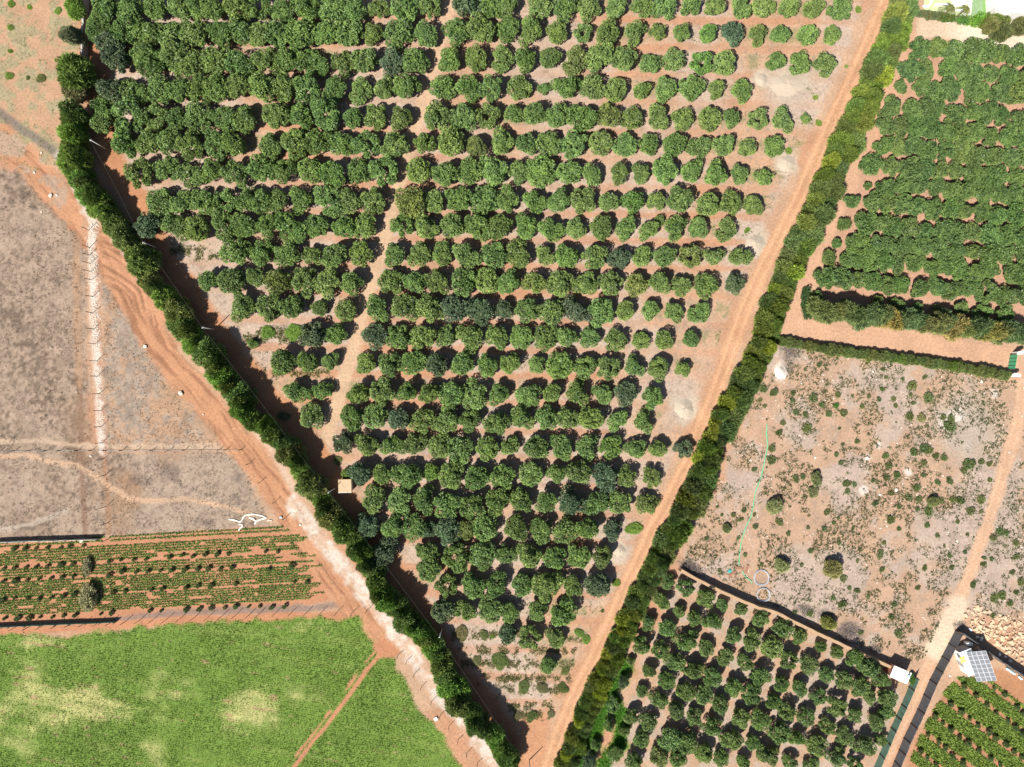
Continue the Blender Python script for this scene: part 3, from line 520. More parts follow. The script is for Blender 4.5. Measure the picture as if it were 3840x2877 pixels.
# ---------------------------------------------------------------- orchard, lower right
BR = {(2, 3): '1340,60,70 1490,100,80 1660,180,85 1810,250,65 1970,290,70 2140,370,80 1290,220,85 1440,310,65 1560,370,85 1720,390,85 1910,510,80 2060,560,95 1170,400,70 1330,450,95 1510,560,100 1670,630,80 1830,690,75 2010,740,85 2130,860,90 1110,600,85 1270,640,85 1410,740,95 1560,810,90 1740,870,90 1910,960,90 2060,1020,95 1020,740,45 1180,820,65 1330,900,80 1500,1000,90 1650,1030,90 1790,1120,95 1970,1220,90 2140,1240,90 950,910,58d 1120,1000,62 1270,1070,80 1410,1160,85 1560,1220,80 1720,1300,90 1890,1400,90 2070,1440,90 870,1120,68 1030,1210,75 1170,1260,75 1360,1410,110 1500,1440,100 1640,1520,90 1800,1570,80 1990,1600,70g 2160,1530,80 830,1290,58 960,1340,50 1120,1410,80 1270,1560,90y 1420,1580,90 720,1460,55 890,1530,75 1050,1600,80 670,1590,70d',
      (3, 3): '120,460,85 260,530,80 40,620,100 170,720,90 350,770,80 500,850,75 600,660,65 740,700,80 860,790,100 960,870,85 110,930,85 270,970,85 430,1040,80 660,890,90 780,960,95 870,1040,65 40,1080,80 590,1130,95 160,1180,85 340,1220,90 740,1190,70 1020,1040,85 1010,1180,75 910,1260,80 510,1300,80 90,1340,95 660,1380,80 240,1400,75g 420,1470,95 820,1460,95 970,1420,60 590,1560,85 40,1560,70 180,1600,70 370,1620,70 740,1620,70 450,610,55g'}
brt = []
for (c, r), s in BR.items():
    for tx, ty, rr, fl in parse(s): brt.append((*TP(c, r, tx, ty), rr, fl))
rows = {}
for t in brt: rows.setdefault(int(round((t[1] - 0.44 * t[0] - 1040) / 62.0)), []).append(t)
for i, key in enumerate(sorted(rows)):
    for k, (px, py, rr, fl) in enumerate(sorted(rows[key])):
        R = rr / 2.301 / 20 * 0.97; x, y = W(px, py, R * 0.85)
        tree('lower_orchard_tree', BROAD, TRUNK, x, y, R, R * rnd.uniform(1.1, 1.35), jit(COLF[fl[:1]] if fl else (0.142, 0.226, 0.080), 0.1), f"tree of the lower right orchard, slanting row {od(i + 1)} below the earth wall, {od(k + 1)} along", 'fruit tree', 'trees of the lower right orchard')

# ---------------------------------------------------------------- feathery windbreak beside the farm road
HL = {(0, 0): '650,60,105 620,310,85 650,620,140 650,780,95 640,980,100 640,1130,105 650,1260,110 610,1410,110 700,1540,120',
      (0, 1): '770,20,100 840,90,95 920,180,100 990,290,100 1100,440,115y 1240,610,115 1310,800,105y 1430,910,95 1520,1000,105y 1570,1150,120 1660,1290,105 1790,1370,110 1880,1470,95 1900,1590,115',
      (0, 2): '2060,90,115 2090,230,110 2190,330,100', (1, 2): '90,370,100 190,480,100 290,620,100y 380,750,105 470,880,105y 560,1000,105 640,1130,105y 760,1260,105 860,1370,105 930,1480,100 1010,1590,100',
      (1, 3): '1040,60,105 1060,170,95g 1210,260,105 1310,400,110 1430,490,100 1530,620,105 1600,760,110 1640,860,100 1700,980,105 1740,1110,100y 1870,1180,100 1950,1300,105 2060,1400,100 2120,1520,105 2190,1610,100'}
hl = []
for (c, r), s in HL.items():
    for tx, ty, rr, fl in parse(s): hl.append((*TP(c, r, tx, ty), rr, fl))
hl.sort(key=lambda t: t[1])
mid = []
for a, b in zip(hl[:-1], hl[1:]):
    if 40 < math.hypot(a[0] - b[0], a[1] - b[1]) < 110 and a[1] > 400: mid.append(((a[0] + b[0]) / 2 + rnd.uniform(-12, 12), (a[1] + b[1]) / 2 + rnd.uniform(-12, 12), rnd.uniform(70, 95), rnd.choice((a[3], b[3]))))
hl = sorted(hl + mid, key=lambda t: t[1])
for k, (px, py, rr, fl) in enumerate(hl):
    h = rnd.uniform(3.9, 6.7); R = rr / 2.301 / 20 * rnd.uniform(0.85, 1.2); x, y = W(px, py, h * 0.6)
    cc = (0.135, 0.165, 0.06) if 'y' in fl else ((0.12, 0.20, 0.05) if rnd.random() < 0.4 else (0.095, 0.145, 0.045))
    if k in (1, 3): cc = (0.15, 0.16, 0.10)
    tree('windbreak_tree', FEATH, TALLTRUNK, x, y, R, h / 1.55, jit(tuple(q * 1.5 for q in cc), 0.12), f"feathery green windbreak tree between farm road and orchard, {od(k + 1)} of its row from the top", 'tree', 'windbreak along the red farm road')

# ---------------------------------------------------------------- dense hedge beside the dirt road
HR = [TP(3, 0, 1170, 60), TP(3, 0, 1050, 390), TP(3, 0, 930, 660), TP(3, 0, 800, 950), TP(3, 0, 680, 1250), TP(3, 0, 550, 1500), TP(3, 1, 480, 60), TP(3, 1, 390, 250), TP(3, 1, 290, 450), TP(3, 1, 190, 650), TP(3, 1, 110, 850), TP(3, 1, 40, 1010), (2875, 1270), (2822, 1390), TP(2, 2, 1980, 70), TP(2, 2, 1860, 270), TP(2, 2, 1760, 470), TP(2, 2, 1680, 660), TP(2, 2, 1640, 850), TP(2, 2, 1550, 1010), TP(2, 2, 1470, 1170), TP(2, 2, 1370, 1320), TP(2, 2, 1270, 1490), TP(2, 3, 1160, 110), TP(2, 3, 1040, 300), TP(2, 3, 980, 470), TP(2, 3, 900, 630), TP(2, 3, 830, 790), TP(2, 3, 740, 950), TP(2, 3, 670, 1130), TP(2, 3, 600, 1300), TP(2, 3, 540, 1480), TP(2, 3, 470, 1650)]
HRW = [95, 100, 100, 105, 105, 105, 105, 105, 105, 100, 95, 90, 90, 95, 100, 100, 95, 85, 95, 105, 100, 90, 85, 80, 80, 75, 75, 75, 75, 75, 75, 75, 75]
cum = [0]
for a, b in zip(HR[:-1], HR[1:]): cum.append(cum[-1] + math.hypot(b[0] - a[0], b[1] - a[1]))
s = 0; k = 0
while s < cum[-1]:
    px = np.interp(s, cum, [p[0] for p in HR]); py = np.interp(s, cum, [p[1] for p in HR]); wd = np.interp(s, cum, HRW)
    px2 = np.interp(s + 5, cum, [p[0] for p in HR]); py2 = np.interp(s + 5, cum, [p[1] for p in HR])
    if s + 5 >= cum[-1]: px2, py2 = px - 2, py + 4.6
    tx, ty = px2 - px, py2 - py; L = math.hypot(tx, ty); nx_, ny_ = -ty / L, tx / L       # points to the left of travel (= right in view)
    for sd, word in ((-1, 'on the road side'), (1, 'on the field side')):
        off = sd * wd / 2.301 * 0.48; q = rnd.uniform(-6, 6); h = rnd.uniform(2.4, 4.6) if s < 2300 else rnd.uniform(1.9, 3.3); R = wd / 2.301 / 20 * rnd.uniform(0.5, 0.88)
        x, y = W(px - nx_ * off * -1 + tx / L * q, py - ny_ * off * -1 + ty / L * q, h * 0.6)
        cc = rnd.choice([(0.105, 0.145, 0.045), (0.115, 0.15, 0.04), (0.085, 0.12, 0.045), (0.10, 0.13, 0.055), (0.095, 0.14, 0.035)])
        if rnd.random() < 0.08: cc = (0.17, 0.21, 0.04)
        tree('hedge_tree', SPIKE, TALLTRUNK, x, y, R, h / 1.6, jit((cc[0] * 1.6, cc[1] * 1.65, cc[2] * 1.6), 0.14), f"bushy spiky hedge plant along the dirt road, {od(k + 1)} from the top {word}", 'hedge tree', 'dense hedge along the dirt road')
    s += wd / 2.301 * 1.05; k += 1

# tall casuarina windbreak, clipped hedge, small dark hedge
n = 24
for k in range(n):
    f = k / (n - 1); tx = 430 + f * 1800; ty = 1010 + f * 220 + 18 * math.sin(k * 1.7); h = rnd.uniform(4.8, 6.2)
    x, y = TW(3, 1, tx, ty, h * 0.55); cc = rnd.choice([(0.095, 0.135, 0.06), (0.08, 0.12, 0.055), (0.12, 0.145, 0.06)])
    if k in (8, 15, 19): cc = (0.20, 0.18, 0.07)
    tree('casuarina_tree', CASU, TALLTRUNK, x, y, rnd.uniform(1.8, 2.2), h / 1.5, jit(tuple(q * 1.4 for q in cc)), f"drooping feathery windbreak tree on the lane, {od(k + 1)} from the road hedge", 'tree', 'tall windbreak along the access lane')
n = 44
for k in range(n):
    f = k / (n - 1); tx = 130 + f * 1920; ty = 1290 + f * 285 + 8 * math.sin(f * 7); h = rnd.uniform(1.6, 2.1)
    x, y = TW(3, 1, tx, ty, h * 0.6)
    tree('clipped_hedge_plant', FEATH, TALLTRUNK, x, y, rnd.uniform(0.85, 1.1), h / 1.6, jit((0.14, 0.18, 0.07) if k not in (22, 23, 32, 33) else (0.13, 0.20, 0.05)), f"low clipped hedge plant between lane and stony plot, {od(k + 1)} from the road", 'hedge plant', 'clipped hedge below the access lane')
for k in range(8):
    ty = 850 + k * 32; tx = 335 - 12 * math.sin(k / 7 * math.pi) + (14 if k > 5 else 0); x, y = TW(3, 1, tx, ty, 1.0)
    tree('corner_hedge_plant', SHRUB, TALLTRUNK, x, y, 0.85, 1.1, jit((0.06, 0.115, 0.045), 0.05), f"dark trimmed hedge plant at the lane corner, {od(k + 1)} from the top", 'hedge plant', 'dark trimmed corner hedge')

# ---------------------------------------------------------------- shrubs on the stony plot
SH_ = {(3, 2): '50,75,45 215,80,30 210,140,30 390,120,45 460,180,35 600,95,38 585,185,25g 870,105,25 955,130,28 985,45,28 1240,20,45 1230,90,22 1080,130,25 810,195,30 650,255,38 1380,120,50 1250,165,25 1100,190,25 525,260,30 240,245,35 320,265,28 130,335,30 335,380,42 95,420,35 615,385,18 1220,280,55 1510,285,35 1580,300,38 1570,365,60 1320,300,35f 770,495,25 645,520,22 35,555,40 30,660,45 1260,590,45 1340,560,40 1390,575,35 1445,620,35 1520,635,35 1010,620,35 630,680,28 590,610,28 1345,680,30 1040,705,40 1110,785,40 1020,810,35 1740,690,55 1840,670,30 1910,690,30 1690,740,35 1340,790,30 1565,835,42 1910,830,28 410,820,70f 390,935,50f 240,820,40 300,800,30 905,835,25 680,860,42 745,870,28 685,925,28 1280,895,38 1465,850,28 1060,945,30 925,1030,38 50,1050,80f 1210,980,35 1300,990,30 1420,1010,60f 1490,1010,30 1600,1000,35 1660,1010,50 1750,1100,45 1840,1000,45 1835,1100,22 1385,1095,45 1290,1080,30 1130,1060,30 505,1110,32 605,1160,22 565,1200,25 1060,1170,45 1370,1220,35 100,1195,38 175,1290,25 485,1250,32 345,1240,20 735,1240,20 1635,1190,22 1130,1250,25 610,1370,30 1000,1370,25 790,1430,22 975,1450,28 960,1490,30 365,1440,28 1460,1310,28 1720,1300,22 1520,1395,20 1700,1450,25 1565,1480,28 1940,1330,40 2000,1280,40 2050,1290,35 2140,1370,32 2140,1490,35 1860,1500,25 1930,1510,28 1855,1555,28 1585,1585,28 2105,1625,28 770,1530,22 550,1590,100f 110,1560,70f 290,1560,20 985,1600,28 1350,1590,35',
       (3, 3): '650,30,35 640,250,45 865,190,22 1090,250,35 1065,365,35 1120,500,40 230,320,28 360,330,35 560,200,30 770,135,30 700,110,28 1290,110,30 800,495,28 1770,80,38 2090,240,35 1950,200,40 2020,180,40 1940,350,30 515,410,85y 1210,430,20 2180,60,40 2140,150,30',
       (2, 2): '2170,40,40 2180,190,20 2140,140,20 2090,740,30 2000,1090,32 1850,1250,45f 1810,1130,20 1910,1130,30 1975,1170,28 2090,1130,22 2100,1230,28 1950,1330,22 2010,1475,22 2155,1560,25 1790,1610,22 1680,1330,25 1770,1060,20',
       (3, 1): '595,1435,14 850,1480,20 1015,1600,18 1165,1615,22 440,1490,25 320,1530,18 990,1530,22 1350,1600,28'}
shl = []
for (c, r), s in SH_.items():
    for tx, ty, rr, fl in parse(s): shl.append((*TP(c, r, tx, ty), rr, fl))
bands = {}
for t in shl: bands.setdefault(int((t[1] - 1320) // 60), []).append(t)
for i, b in enumerate(sorted(bands)):
    for k, (px, py, rr, fl) in enumerate(sorted(bands[b])):
        R = rr / 2.301 / 20 * 0.92; hgt = R * (0.85 if fl else 0.5); x, y = W(px, py, hgt * 0.5)
        cc = (0.24, 0.26, 0.13) if 'f' in fl else ((0.27, 0.31, 0.10) if 'y' in fl else ((0.09, 0.2, 0.04) if 'g' in fl else (0.095, 0.13, 0.048)))
        me = rnd.choice(FEATH if fl in ('f', 'y') else SHRUB); what = 'soft grey-green bush' if 'f' in fl else ('pale yellow-green bush' if 'y' in fl else ('large dark shrub' if rr > 42 else ('tiny dark shrub' if rr < 24 else 'dark round shrub')))
        o = obj('shrub' if fl not in ('f', 'y') else 'bush', me, None, (x, y, -0.12 * hgt), (0, 0, rnd.random() * 6.28), (R * rnd.uniform(0.8, 1.2), R * rnd.uniform(0.7, 1.15), hgt)); o.color = (*jit(cc, 0.15), 1)
        tag(o, f"{what} on the stony plot, {od(i + 1)} band down, {od(k + 1)} from the left", 'shrub', 'shrubs scattered on the stony plot')
# weeds and small bushes elsewhere
WD = [((0, 0), '90,30,35g 250,60,25g 500,90,32g 85,235,35g 85,440,30g 75,655,40g 350,670,40 240,670,25 480,520,16g', 'grassy green weed tuft on the bare upper left ground'),
      ((1, 3), '1770,510,60f 1970,520,40 2110,740,70 1900,740,50f 2040,530,25g', 'dull bushy weed at the orchard tip'), ((2, 3), '100,970,55 260,980,60f 440,980,50 170,1220,55 50,1220,45f 340,1200,40f 580,500,50g 640,560,50g 460,830,40 780,310,20 900,70,40g', 'bushy weed beside the lower dirt road'),
      ((1, 1), '100,1210,75g 320,1210,70g', 'sprawling bright green bush left of the central track'), ((2, 2), '1050,1250,70g', 'bright green weed patch by the dirt road bend'), ((2, 1), '1130,1230,40y', 'low weeds in the orchard row'), ((1, 2), '240,280,55f 700,660,40', 'olive bush at the end of the central track'), ((3, 0), '780,80,35g 440,1060,28g 180,1300,28g 410,840,30g 680,570,20g', 'bright green weed beside the dirt road verge'), ((2, 1), '2030,330,28g', 'lone weed by the sand heap')]
for (c, r), s, lab in WD:
    ps = parse(s)
    for k, (tx, ty, rr, fl) in enumerate(ps):
        R = rr / 2.301 / 20; x, y = TW(c, r, tx, ty, R * 0.3); cc = (0.14, 0.22, 0.05) if 'g' in fl else ((0.15, 0.15, 0.085) if 'f' in fl else (0.10, 0.13, 0.05))
        o = obj('weed_bush', rnd.choice(FEATH), None, (x, y, -0.1 * R), (0, 0, rnd.random() * 6), (R * rnd.uniform(0.7, 1.1), R * rnd.uniform(0.7, 1.1), R * 0.3)); o.color = (*jit(tuple(q * 1.05 for q in cc)), 1)
        tag(o, lab + (f", {od(k + 1)} counted by place" if len(ps) > 1 else ''), 'bush', 'weeds and bushes')

# ---------------------------------------------------------------- saplings in the crop plots
def crop7(x, y): return x / 2.267, 1960 + y / 2.267
SROWS = [[crop7(*p) for p in ((130, 215), (220, 215), (310, 210), (410, 205), (520, 205), (600, 195), (715, 190))],
         [crop7(*p) for p in ((35, 385), (130, 380), (225, 375), (310, 370), (410, 365), (525, 355), (625, 345), (730, 330))] + [TP(0, 2, *p) for p in ((950, 1525), (1050, 1510), (1160, 1510), (1265, 1505), (1470, 1490), (1580, 1470), (1670, 1480), (1780, 1465), (1880, 1460), (1980, 1460))] + [TP(1, 2, 90, 1440), TP(1, 2, 195, 1440)],
         [crop7(*p) for p in ((35, 495), (135, 488), (235, 482), (335, 475), (438, 467), (535, 457), (630, 450), (730, 440))] + [TP(0, 2, *p) for p in ((950, 1640), (1060, 1610), (1180, 1615), (1285, 1610), (1390, 1605), (1490, 1600), (1600, 1595), (1715, 1590), (1810, 1585), (1910, 1590), (2010, 1580))] + [TP(1, 2, 120, 1590), TP(1, 2, 320, 1560)],
         [crop7(*p) for p in ((30, 655), (130, 635), (240, 640), (340, 640), (440, 632), (545, 620), (640, 605), (970, 588), (1070, 578))] + [TP(0, 3, *p) for p in ((1310, 120), (1410, 115), (1615, 100), (1715, 85), (1825, 85), (2040, 70))] + [TP(1, 3, 340, 50), TP(1, 3, 450, 50)],
         [crop7(*p) for p in ((45, 810), (155, 805), (255, 805), (345, 795), (450, 797), (545, 785), (645, 783), (860, 770), (955, 760))] + [TP(0, 3, *p) for p in ((1300, 300), (1395, 300), (1615, 290), (1725, 285), (1830, 275), (1945, 275), (2040, 265), (2150, 265))] + [TP(1, 3, 40, 260), TP(1, 3, 140, 270), TP(1, 3, 255, 260)]]
for i, rw in enumerate(SROWS):
    for k, (px, py) in enumerate(rw):
        R = rnd.uniform(0.32, 0.58); x, y = W(px - 4, py + 4, 0.4)
        tree('sapling', SAPL, TRUNK, x, y, R, R * 1.1, jit((0.12, 0.175, 0.065)), f"young sapling in the left crop plot, {od(i + 1)} sapling row down, {od(k + 1)} along", 'sapling', 'saplings in the left crop plot')
RROWS = [((1950, 980), (2040, 1030), (2150, 1140), (2200, 1190)), ((1690, 960), (1790, 1040), (1890, 1120), (1970, 1190), (2070, 1260), (2130, 1310), (2190, 1370)), ((1570, 1110), (1660, 1180), (1740, 1240), (1810, 1300), (1900, 1350), (1960, 1400), (2050, 1460), (2120, 1520), (2190, 1570)),
         ((1440, 1220), (1510, 1280), (1570, 1330), (1650, 1400), (1720, 1450), (1820, 1510), (1920, 1580), (2000, 1640)), ((1380, 1380), (1470, 1440), (1530, 1490), (1590, 1560), (1680, 1620)), ((1310, 1520), (1370, 1580), (1450, 1640))]
for i, rw in enumerate(RROWS):
    for k, (tx, ty) in enumerate(rw):
        R = rnd.uniform(0.42, 0.68); x, y = TW(3, 3, tx, ty, 0.4)
        tree('sapling', SAPL, TRUNK, x, y, R, R * 1.2, jit((0.12, 0.18, 0.065)), f"young sapling in the corner crop plot, {od(i + 1)} slanting row, {od(k + 1)} along", 'sapling', 'saplings in the corner crop plot')
# pale tall tree in the crop plot, garden palms and bushes
x, y = W(328, 2245, 1.6)
o = tree('olive_toned_tree', WISP, TALLTRUNK, x, y, 1.7, 3.2, (0.30, 0.30, 0.19), 'tall thin pale olive tree standing in the left crop plot', 'tree', None); o.scale = (1.6, 2.9, 1.6); o.rotation_euler = (0, 0, 0)
x, y = W(318, 2130, 1.5)
o = tree('olive_toned_tree', WISP, TALLTRUNK, x, y, 1.0, 1.6, (0.28, 0.28, 0.19), 'thin greyish sapling tree above the pale olive tree', 'tree', None); o.scale = (0.8, 2.0, 0.9); o.rotation_euler = (0, 0, 0)

# ---------------------------------------------------------------- crops, grass, dry tufts (uncountable)
def tuftfield(name, x, y, L, K, color, matl, label, cat=None, kind=None, spread=0.6, wd=0.12, tintv=None, group=None):
    n = len(x); z = np.interp(x * 0, [0], [0.0]); b = np.repeat(np.stack([x, y, z], 1), K, 0); b[:, :2] += rng.normal(size=(len(b), 2)) * np.repeat(L, K)[:, None] * 0.25
    d = rng.normal(size=b.shape); d[:, 2] = np.abs(d[:, 2]) + spread; LL = np.repeat(L, K) * rng.uniform(0.6, 1.3, len(b))
    v = leafquads(b, d, LL, LL * wd, 0.15, rng, d * 0 + np.array((-0.3, -0.3, 1.0)), 0.4); t = rng.random(len(b)) if tintv is None else np.clip(np.repeat(tintv, K) + rng.normal(size=len(b)) * 0.18, 0, 1)
    o = obj(name, quads(name, v, t, matl)); o.color = (*color, 1)
    return tag(o, label, cat, group, kind)
def inp(x, y, poly): return inpoly(1920 + x * 20, 1438.5 - y * 20, poly)
def tri(name, mask, thr=0.5): return mask.reshape(NY + 1, NX + 1)
def samp(maskarr, x, y):
    i = np.clip(((x + 102) / STEP).astype(int), 0, NX); j = np.clip(((y + 78) / STEP).astype(int), 0, NY); return maskarr[j * (NX + 1) + i]
def scatter(n, x0, x1, y0, y1): return rng.uniform(x0, x1, n), rng.uniform(y0, y1, n)
x, y = scatter(100000, -100, -6, -77, -42); ok = (samp(mN, x, y) * (1 - samp(mFT, x, y)) > rng.uniform(0.35, 0.95, len(x))); x, y = x[ok], y[ok]; vv = y + 0.16 * x + 0.15 * np.sin(x * 0.12); vq = np.round(vv / 0.42) * 0.42 + rng.normal(size=len(x)) * 0.075; y = y + (vq - vv); stk = vnoise(x + y * 0.16, (y + 0.16 * x) * 9, 9.0, 611)
pl = samp(pale, x, y); ok = rng.random(len(x)) > pl * 0.45; x, y, pl, stk = x[ok], y[ok], pl[ok], stk[ok]
tuftfield('field_grass', x, y, 0.15 + 0.09 * rng.random(len(x)), 3, (0.100, 0.178, 0.028), M_grass, 'dense short green crop covering the lower left field', 'grass', 'stuff', 0.35, 0.16, np.clip(0.12 + pl * 0.6 + stk * 0.3 + (samp(n2, x, y) - 0.5) * 1.1, 0, 1))
for i, (a, b, xe) in enumerate(((2037, 2050, 1110), (2072, 2120, 1155), (2141, 2171, 1190), (2189, 2242, 1205), (2256, 2309, 1215))):
    X = []; Y = []
    lines = max(2, int(round((b - a) / 9.0)) + 1)
    for q in range(lines):
        y0 = a + (b - a) * q / max(1, lines - 1); xs = np.arange(-60 - rnd.random() * 3, xe - rnd.random() * 60, 3.2); xs = xs + rng.normal(size=len(xs)) * 1.0
        ys = y0 - 0.057 * xs + rng.normal(size=len(xs)) * 0.8; ok = vnoise(xs, ys * 4, 40, 50 + i) > 0.2; X.append(xs[ok]); Y.append(ys[ok])
    X = np.concatenate(X); Y = np.concatenate(Y)
    tuftfield('crop_bed', (X - 1920) / 20, (1438.5 - Y) / 20, 0.19 + 0.09 * rng.random(len(X)), 8, (0.125, 0.205, 0.062), M_grass, f"bed of low green crop rows in the left plot, {od(i + 1)} below the white tarp fence", 'crop bed', None, 0.3, 0.36, None, 'crop beds of the left plot')
vs = [-560, -482, -307, -60, 140, 345, 538, 700]
for i in range(len(vs) - 1):
    X = []; Y = []
    for q in np.arange(vs[i] + 42, vs[i + 1] - 30, 20.0):
        tx = np.arange(1150, 2330, 7.0) + rng.normal() * 3; ty = q + 0.75 * tx + rng.normal(size=len(tx)) * 2; px = 2880 + tx / 2.301; py = 2157 + ty / 2.301
        ok = inpoly(px, py, CROPR); X.append(px[ok]); Y.append(py[ok])
    X = np.concatenate(X); Y = np.concatenate(Y)
    if len(X) < 20: continue
    tuftfield('crop_bed', (X - 1920) / 20, (1438.5 - Y) / 20, 0.32 + 0.12 * rng.random(len(X)), 8, (0.135, 0.205, 0.05), M_grass, f"slanting bed of green crop in the lower right corner, {od(i + 1)} from the solar panels", 'crop bed', None, 0.3, 0.3, None, 'crop beds of the corner plot')
x, y = scatter(52000, -100, -40, -32, 46); ok = (np.maximum(samp(mD, x, y), samp(mM, x, y)) > 0.6) & (rng.random(len(x)) < sm(fbm(x, y, 2.6, 77), 0.35, 0.65) + 0.12) & (samp(np.maximum(mF, mB), x, y) < 0.4); x, y = x[ok], y[ok]
tuftfield('dry_grass', x, y, 0.12 + 0.22 * rng.random(len(x)) ** 2, 4, (0.095, 0.075, 0.06), M_dry, 'dead grey grass tufts on the left dry fields', 'grass', 'stuff', 0.5, 0.09)
x, y = scatter(42000, -72, 66, -62, 73); ok = (samp(mO, x, y) > 0.7) & (samp(np.maximum(mT, mR), x, y) < 0.3) & (samp(dm, x, y) > 14) & (rng.random(len(x)) < 0.6); x, y = x[ok], y[ok]
tuftfield('orchard_straw', x, y, 0.13 + 0.12 * rng.random(len(x)), 3, (0.20, 0.155, 0.115), M_dry, 'dry straw grass on the orchard floor', 'grass', 'stuff', 0.4, 0.09)
x, y = scatter(60000, -75, 70, -70, 73); g = fbm(x, y, 6.0, 63); ok = (samp(mO, x, y) > 0.7) & (samp(np.maximum(mT, mR), x, y) < 0.2) & (samp(dm, x, y) > 22) & (g > 0.62); x, y = x[ok], y[ok]
tuftfield('orchard_weeds', x, y, 0.2 + 0.15 * rng.random(len(x)), 5, (0.085, 0.13, 0.04), M_grass, 'green weeds growing under the orchard trees', 'weeds', 'stuff', 0.4, 0.14)
X = []; Y = []
for ry, x0, x1 in ((2382, 1690, 1960), (2400, 2080, 2200), (2440, 1720, 2160), (2491, 1730, 2150), (2545, 1790, 2140), (2587, 1830, 2120), (2650, 1900, 2070), (2682, 1930, 2070), (1245, 960, 1120), (1270, 900, 1240), (1340, 1020, 1060), (1400, 990, 1240), (960, 720, 850), (940, 640, 800)):
    n = int((x1 - x0) * 1.5); xx = rng.uniform(x0, x1, n); X.append(xx); Y.append(ry + rng.normal(size=n) * 9)
X = np.concatenate(X); Y = np.concatenate(Y); ok = vnoise(X, Y, 22, 640) > 0.42
tuftfield('row_weeds', (X[ok] - 1920) / 20, (1438.5 - Y[ok]) / 20, 0.22 + 0.22 * rng.random(ok.sum()), 7, (0.15, 0.16, 0.08), M_grass, 'dull sparse weeds along the empty rows at the orchard edge and tip', 'weeds', 'stuff', 0.4, 0.13)
x, y = scatter(30000, 5, 28, -75, -50); ppx, ppy = 1920 + x * 20, 1438.5 - y * 20; gd = np.minimum(pdist(ppx, ppy, [(2330, 2500), (2270, 2600), (2240, 2690), (2200, 2800), (2160, 2900)]) / 40, pdist(ppx, ppy, [(2280, 2590), (2340, 2700), (2320, 2790), (2260, 2860)]) / 30)
ok = gd < rng.uniform(0.5, 1.1, len(x)); x, y = x[ok], y[ok]
tuftfield('lush_grass', x, y, 0.28 + 0.15 * rng.random(len(x)), 4, (0.075, 0.20, 0.03), M_grass, 'lush bright green grass along the lower dirt road hedge', 'grass', 'stuff', 0.4, 0.13)
x, y = scatter(44000, 30, 100, -52, 10); g = fbm(x, y, 4.5, 83) * 0.7 + vnoise(x, y, 1.4, 84) * 0.3; ok = (samp(mS, x, y) > 0.6) & (samp(mP, x, y) < 0.2) & (rng.random(len(x)) < sm(g, 0.40, 0.58)); x, y = x[ok], y[ok]
tuftfield('low_scrub', x, y, 0.14 + 0.30 * rng.random(len(x)) ** 2, 6, (0.078, 0.09, 0.04), M_dry, 'tiny dull scrub plants between the shrubs of the stony plot', 'scrub', 'stuff', 0.35, 0.16)
x, y = scatter(3500, -100, -80, 40, 77); ok = (samp(n1, x, y) > 0.5); x, y = x[ok], y[ok]
tuftfield('weedy_grass', x, y, 0.15 + 0.15 * rng.random(len(x)), 4, (0.20, 0.21, 0.09), M_dry, 'sparse weeds on the bare upper left ground', 'weeds', 'stuff', 0.4, 0.12)

# ---------------------------------------------------------------- stones
def rock_mesh(seed, m):
    r = random.Random(seed); bm = bmesh.new(); bmesh.ops.create_icosphere(bm, subdivisions=1, radius=0.5)
    for v in bm.verts: v.co *= r.uniform(0.72, 1.18); v.co.z *= 0.7
    me = bpy.data.meshes.new('rock'); bm.to_mesh(me); bm.free(); me.materials.append(m); return me
ROCK = [rock_mesh(i, M_rock) for i in range(8)]; STONE = [rock_mesh(20 + i, M_stonew) for i in range(6)]
def stonefield(name, x, y, s, m, label):
    V = []; Fc = []; base = np.array([(0.5, 0, 0), (0.1, 0.48, 0), (-0.45, 0.2, 0), (-0.3, -0.45, 0), (0.3, -0.4, 0), (0, 0, 0.45), (0.15, 0.1, 0.4)])
    tf = [(0, 1, 6), (1, 2, 5), (2, 3, 5), (3, 4, 5), (4, 0, 6), (1, 5, 6), (4, 6, 5)]
    for i in range(len(x)):
        a = rng.random() * 6.28; ca, sa = math.cos(a), math.sin(a); q = base * s[i] * rng.uniform(0.8, 1.2, base.shape); o = len(V)
        V += [(x[i] + p[0] * ca - p[1] * sa, y[i] + p[0] * sa + p[1] * ca, p[2] + 0.0) for p in q]; Fc += [tuple(k + o for k in f) for f in tf]
    return tag(obj(name, pydata(name, V, Fc, m)), label, 'stones', None, 'stuff')
x, y = scatter(5200, 30, 100, -52, 10); ok = (samp(mS, x, y) > 0.6) & (rng.random(len(x)) < sm(fbm(x, y, 5.0, 40), 0.35, 0.7)); x, y = x[ok], y[ok]
stonefield('scattered_stones', x, y, 0.10 + 0.28 * rng.random(len(x)) ** 4, M_stonew, 'small white stones scattered over the stony plot')
X = []; Y = []
for a, b in zip(RUBBLE[:-1], RUBBLE[1:]):
    n = 150; t = rng.random(n); wd = np.interp(a[1], [828, 1690], [15, 8]); X.append(a[0] + (b[0] - a[0]) * t + rng.normal(size=n) * wd * 0.8); Y.append(a[1] + (b[1] - a[1]) * t)
X = np.concatenate(X); Y = np.concatenate(Y)
stonefield('rubble_line', (X - 1920) / 20, (1438.5 - Y) / 20, 0.10 + 0.22 * rng.random(len(X)) ** 2, M_stonew, 'long line of white limestone rubble beside the fence')
t = rng.random(420); X = np.interp(t, np.linspace(0, 1, len(GRAVEL)), [p[0] for p in GRAVEL]) + rng.normal(size=420) * 26; Y = np.interp(t, np.linspace(0, 1, len(GRAVEL)), [p[1] for p in GRAVEL]) + rng.normal(size=420) * 8
stonefield('gravel_stones', (X - 1920) / 20, (1438.5 - Y) / 20, 0.08 + 0.16 * rng.random(420) ** 2, M_stonew, 'loose white stones on the gravel road')
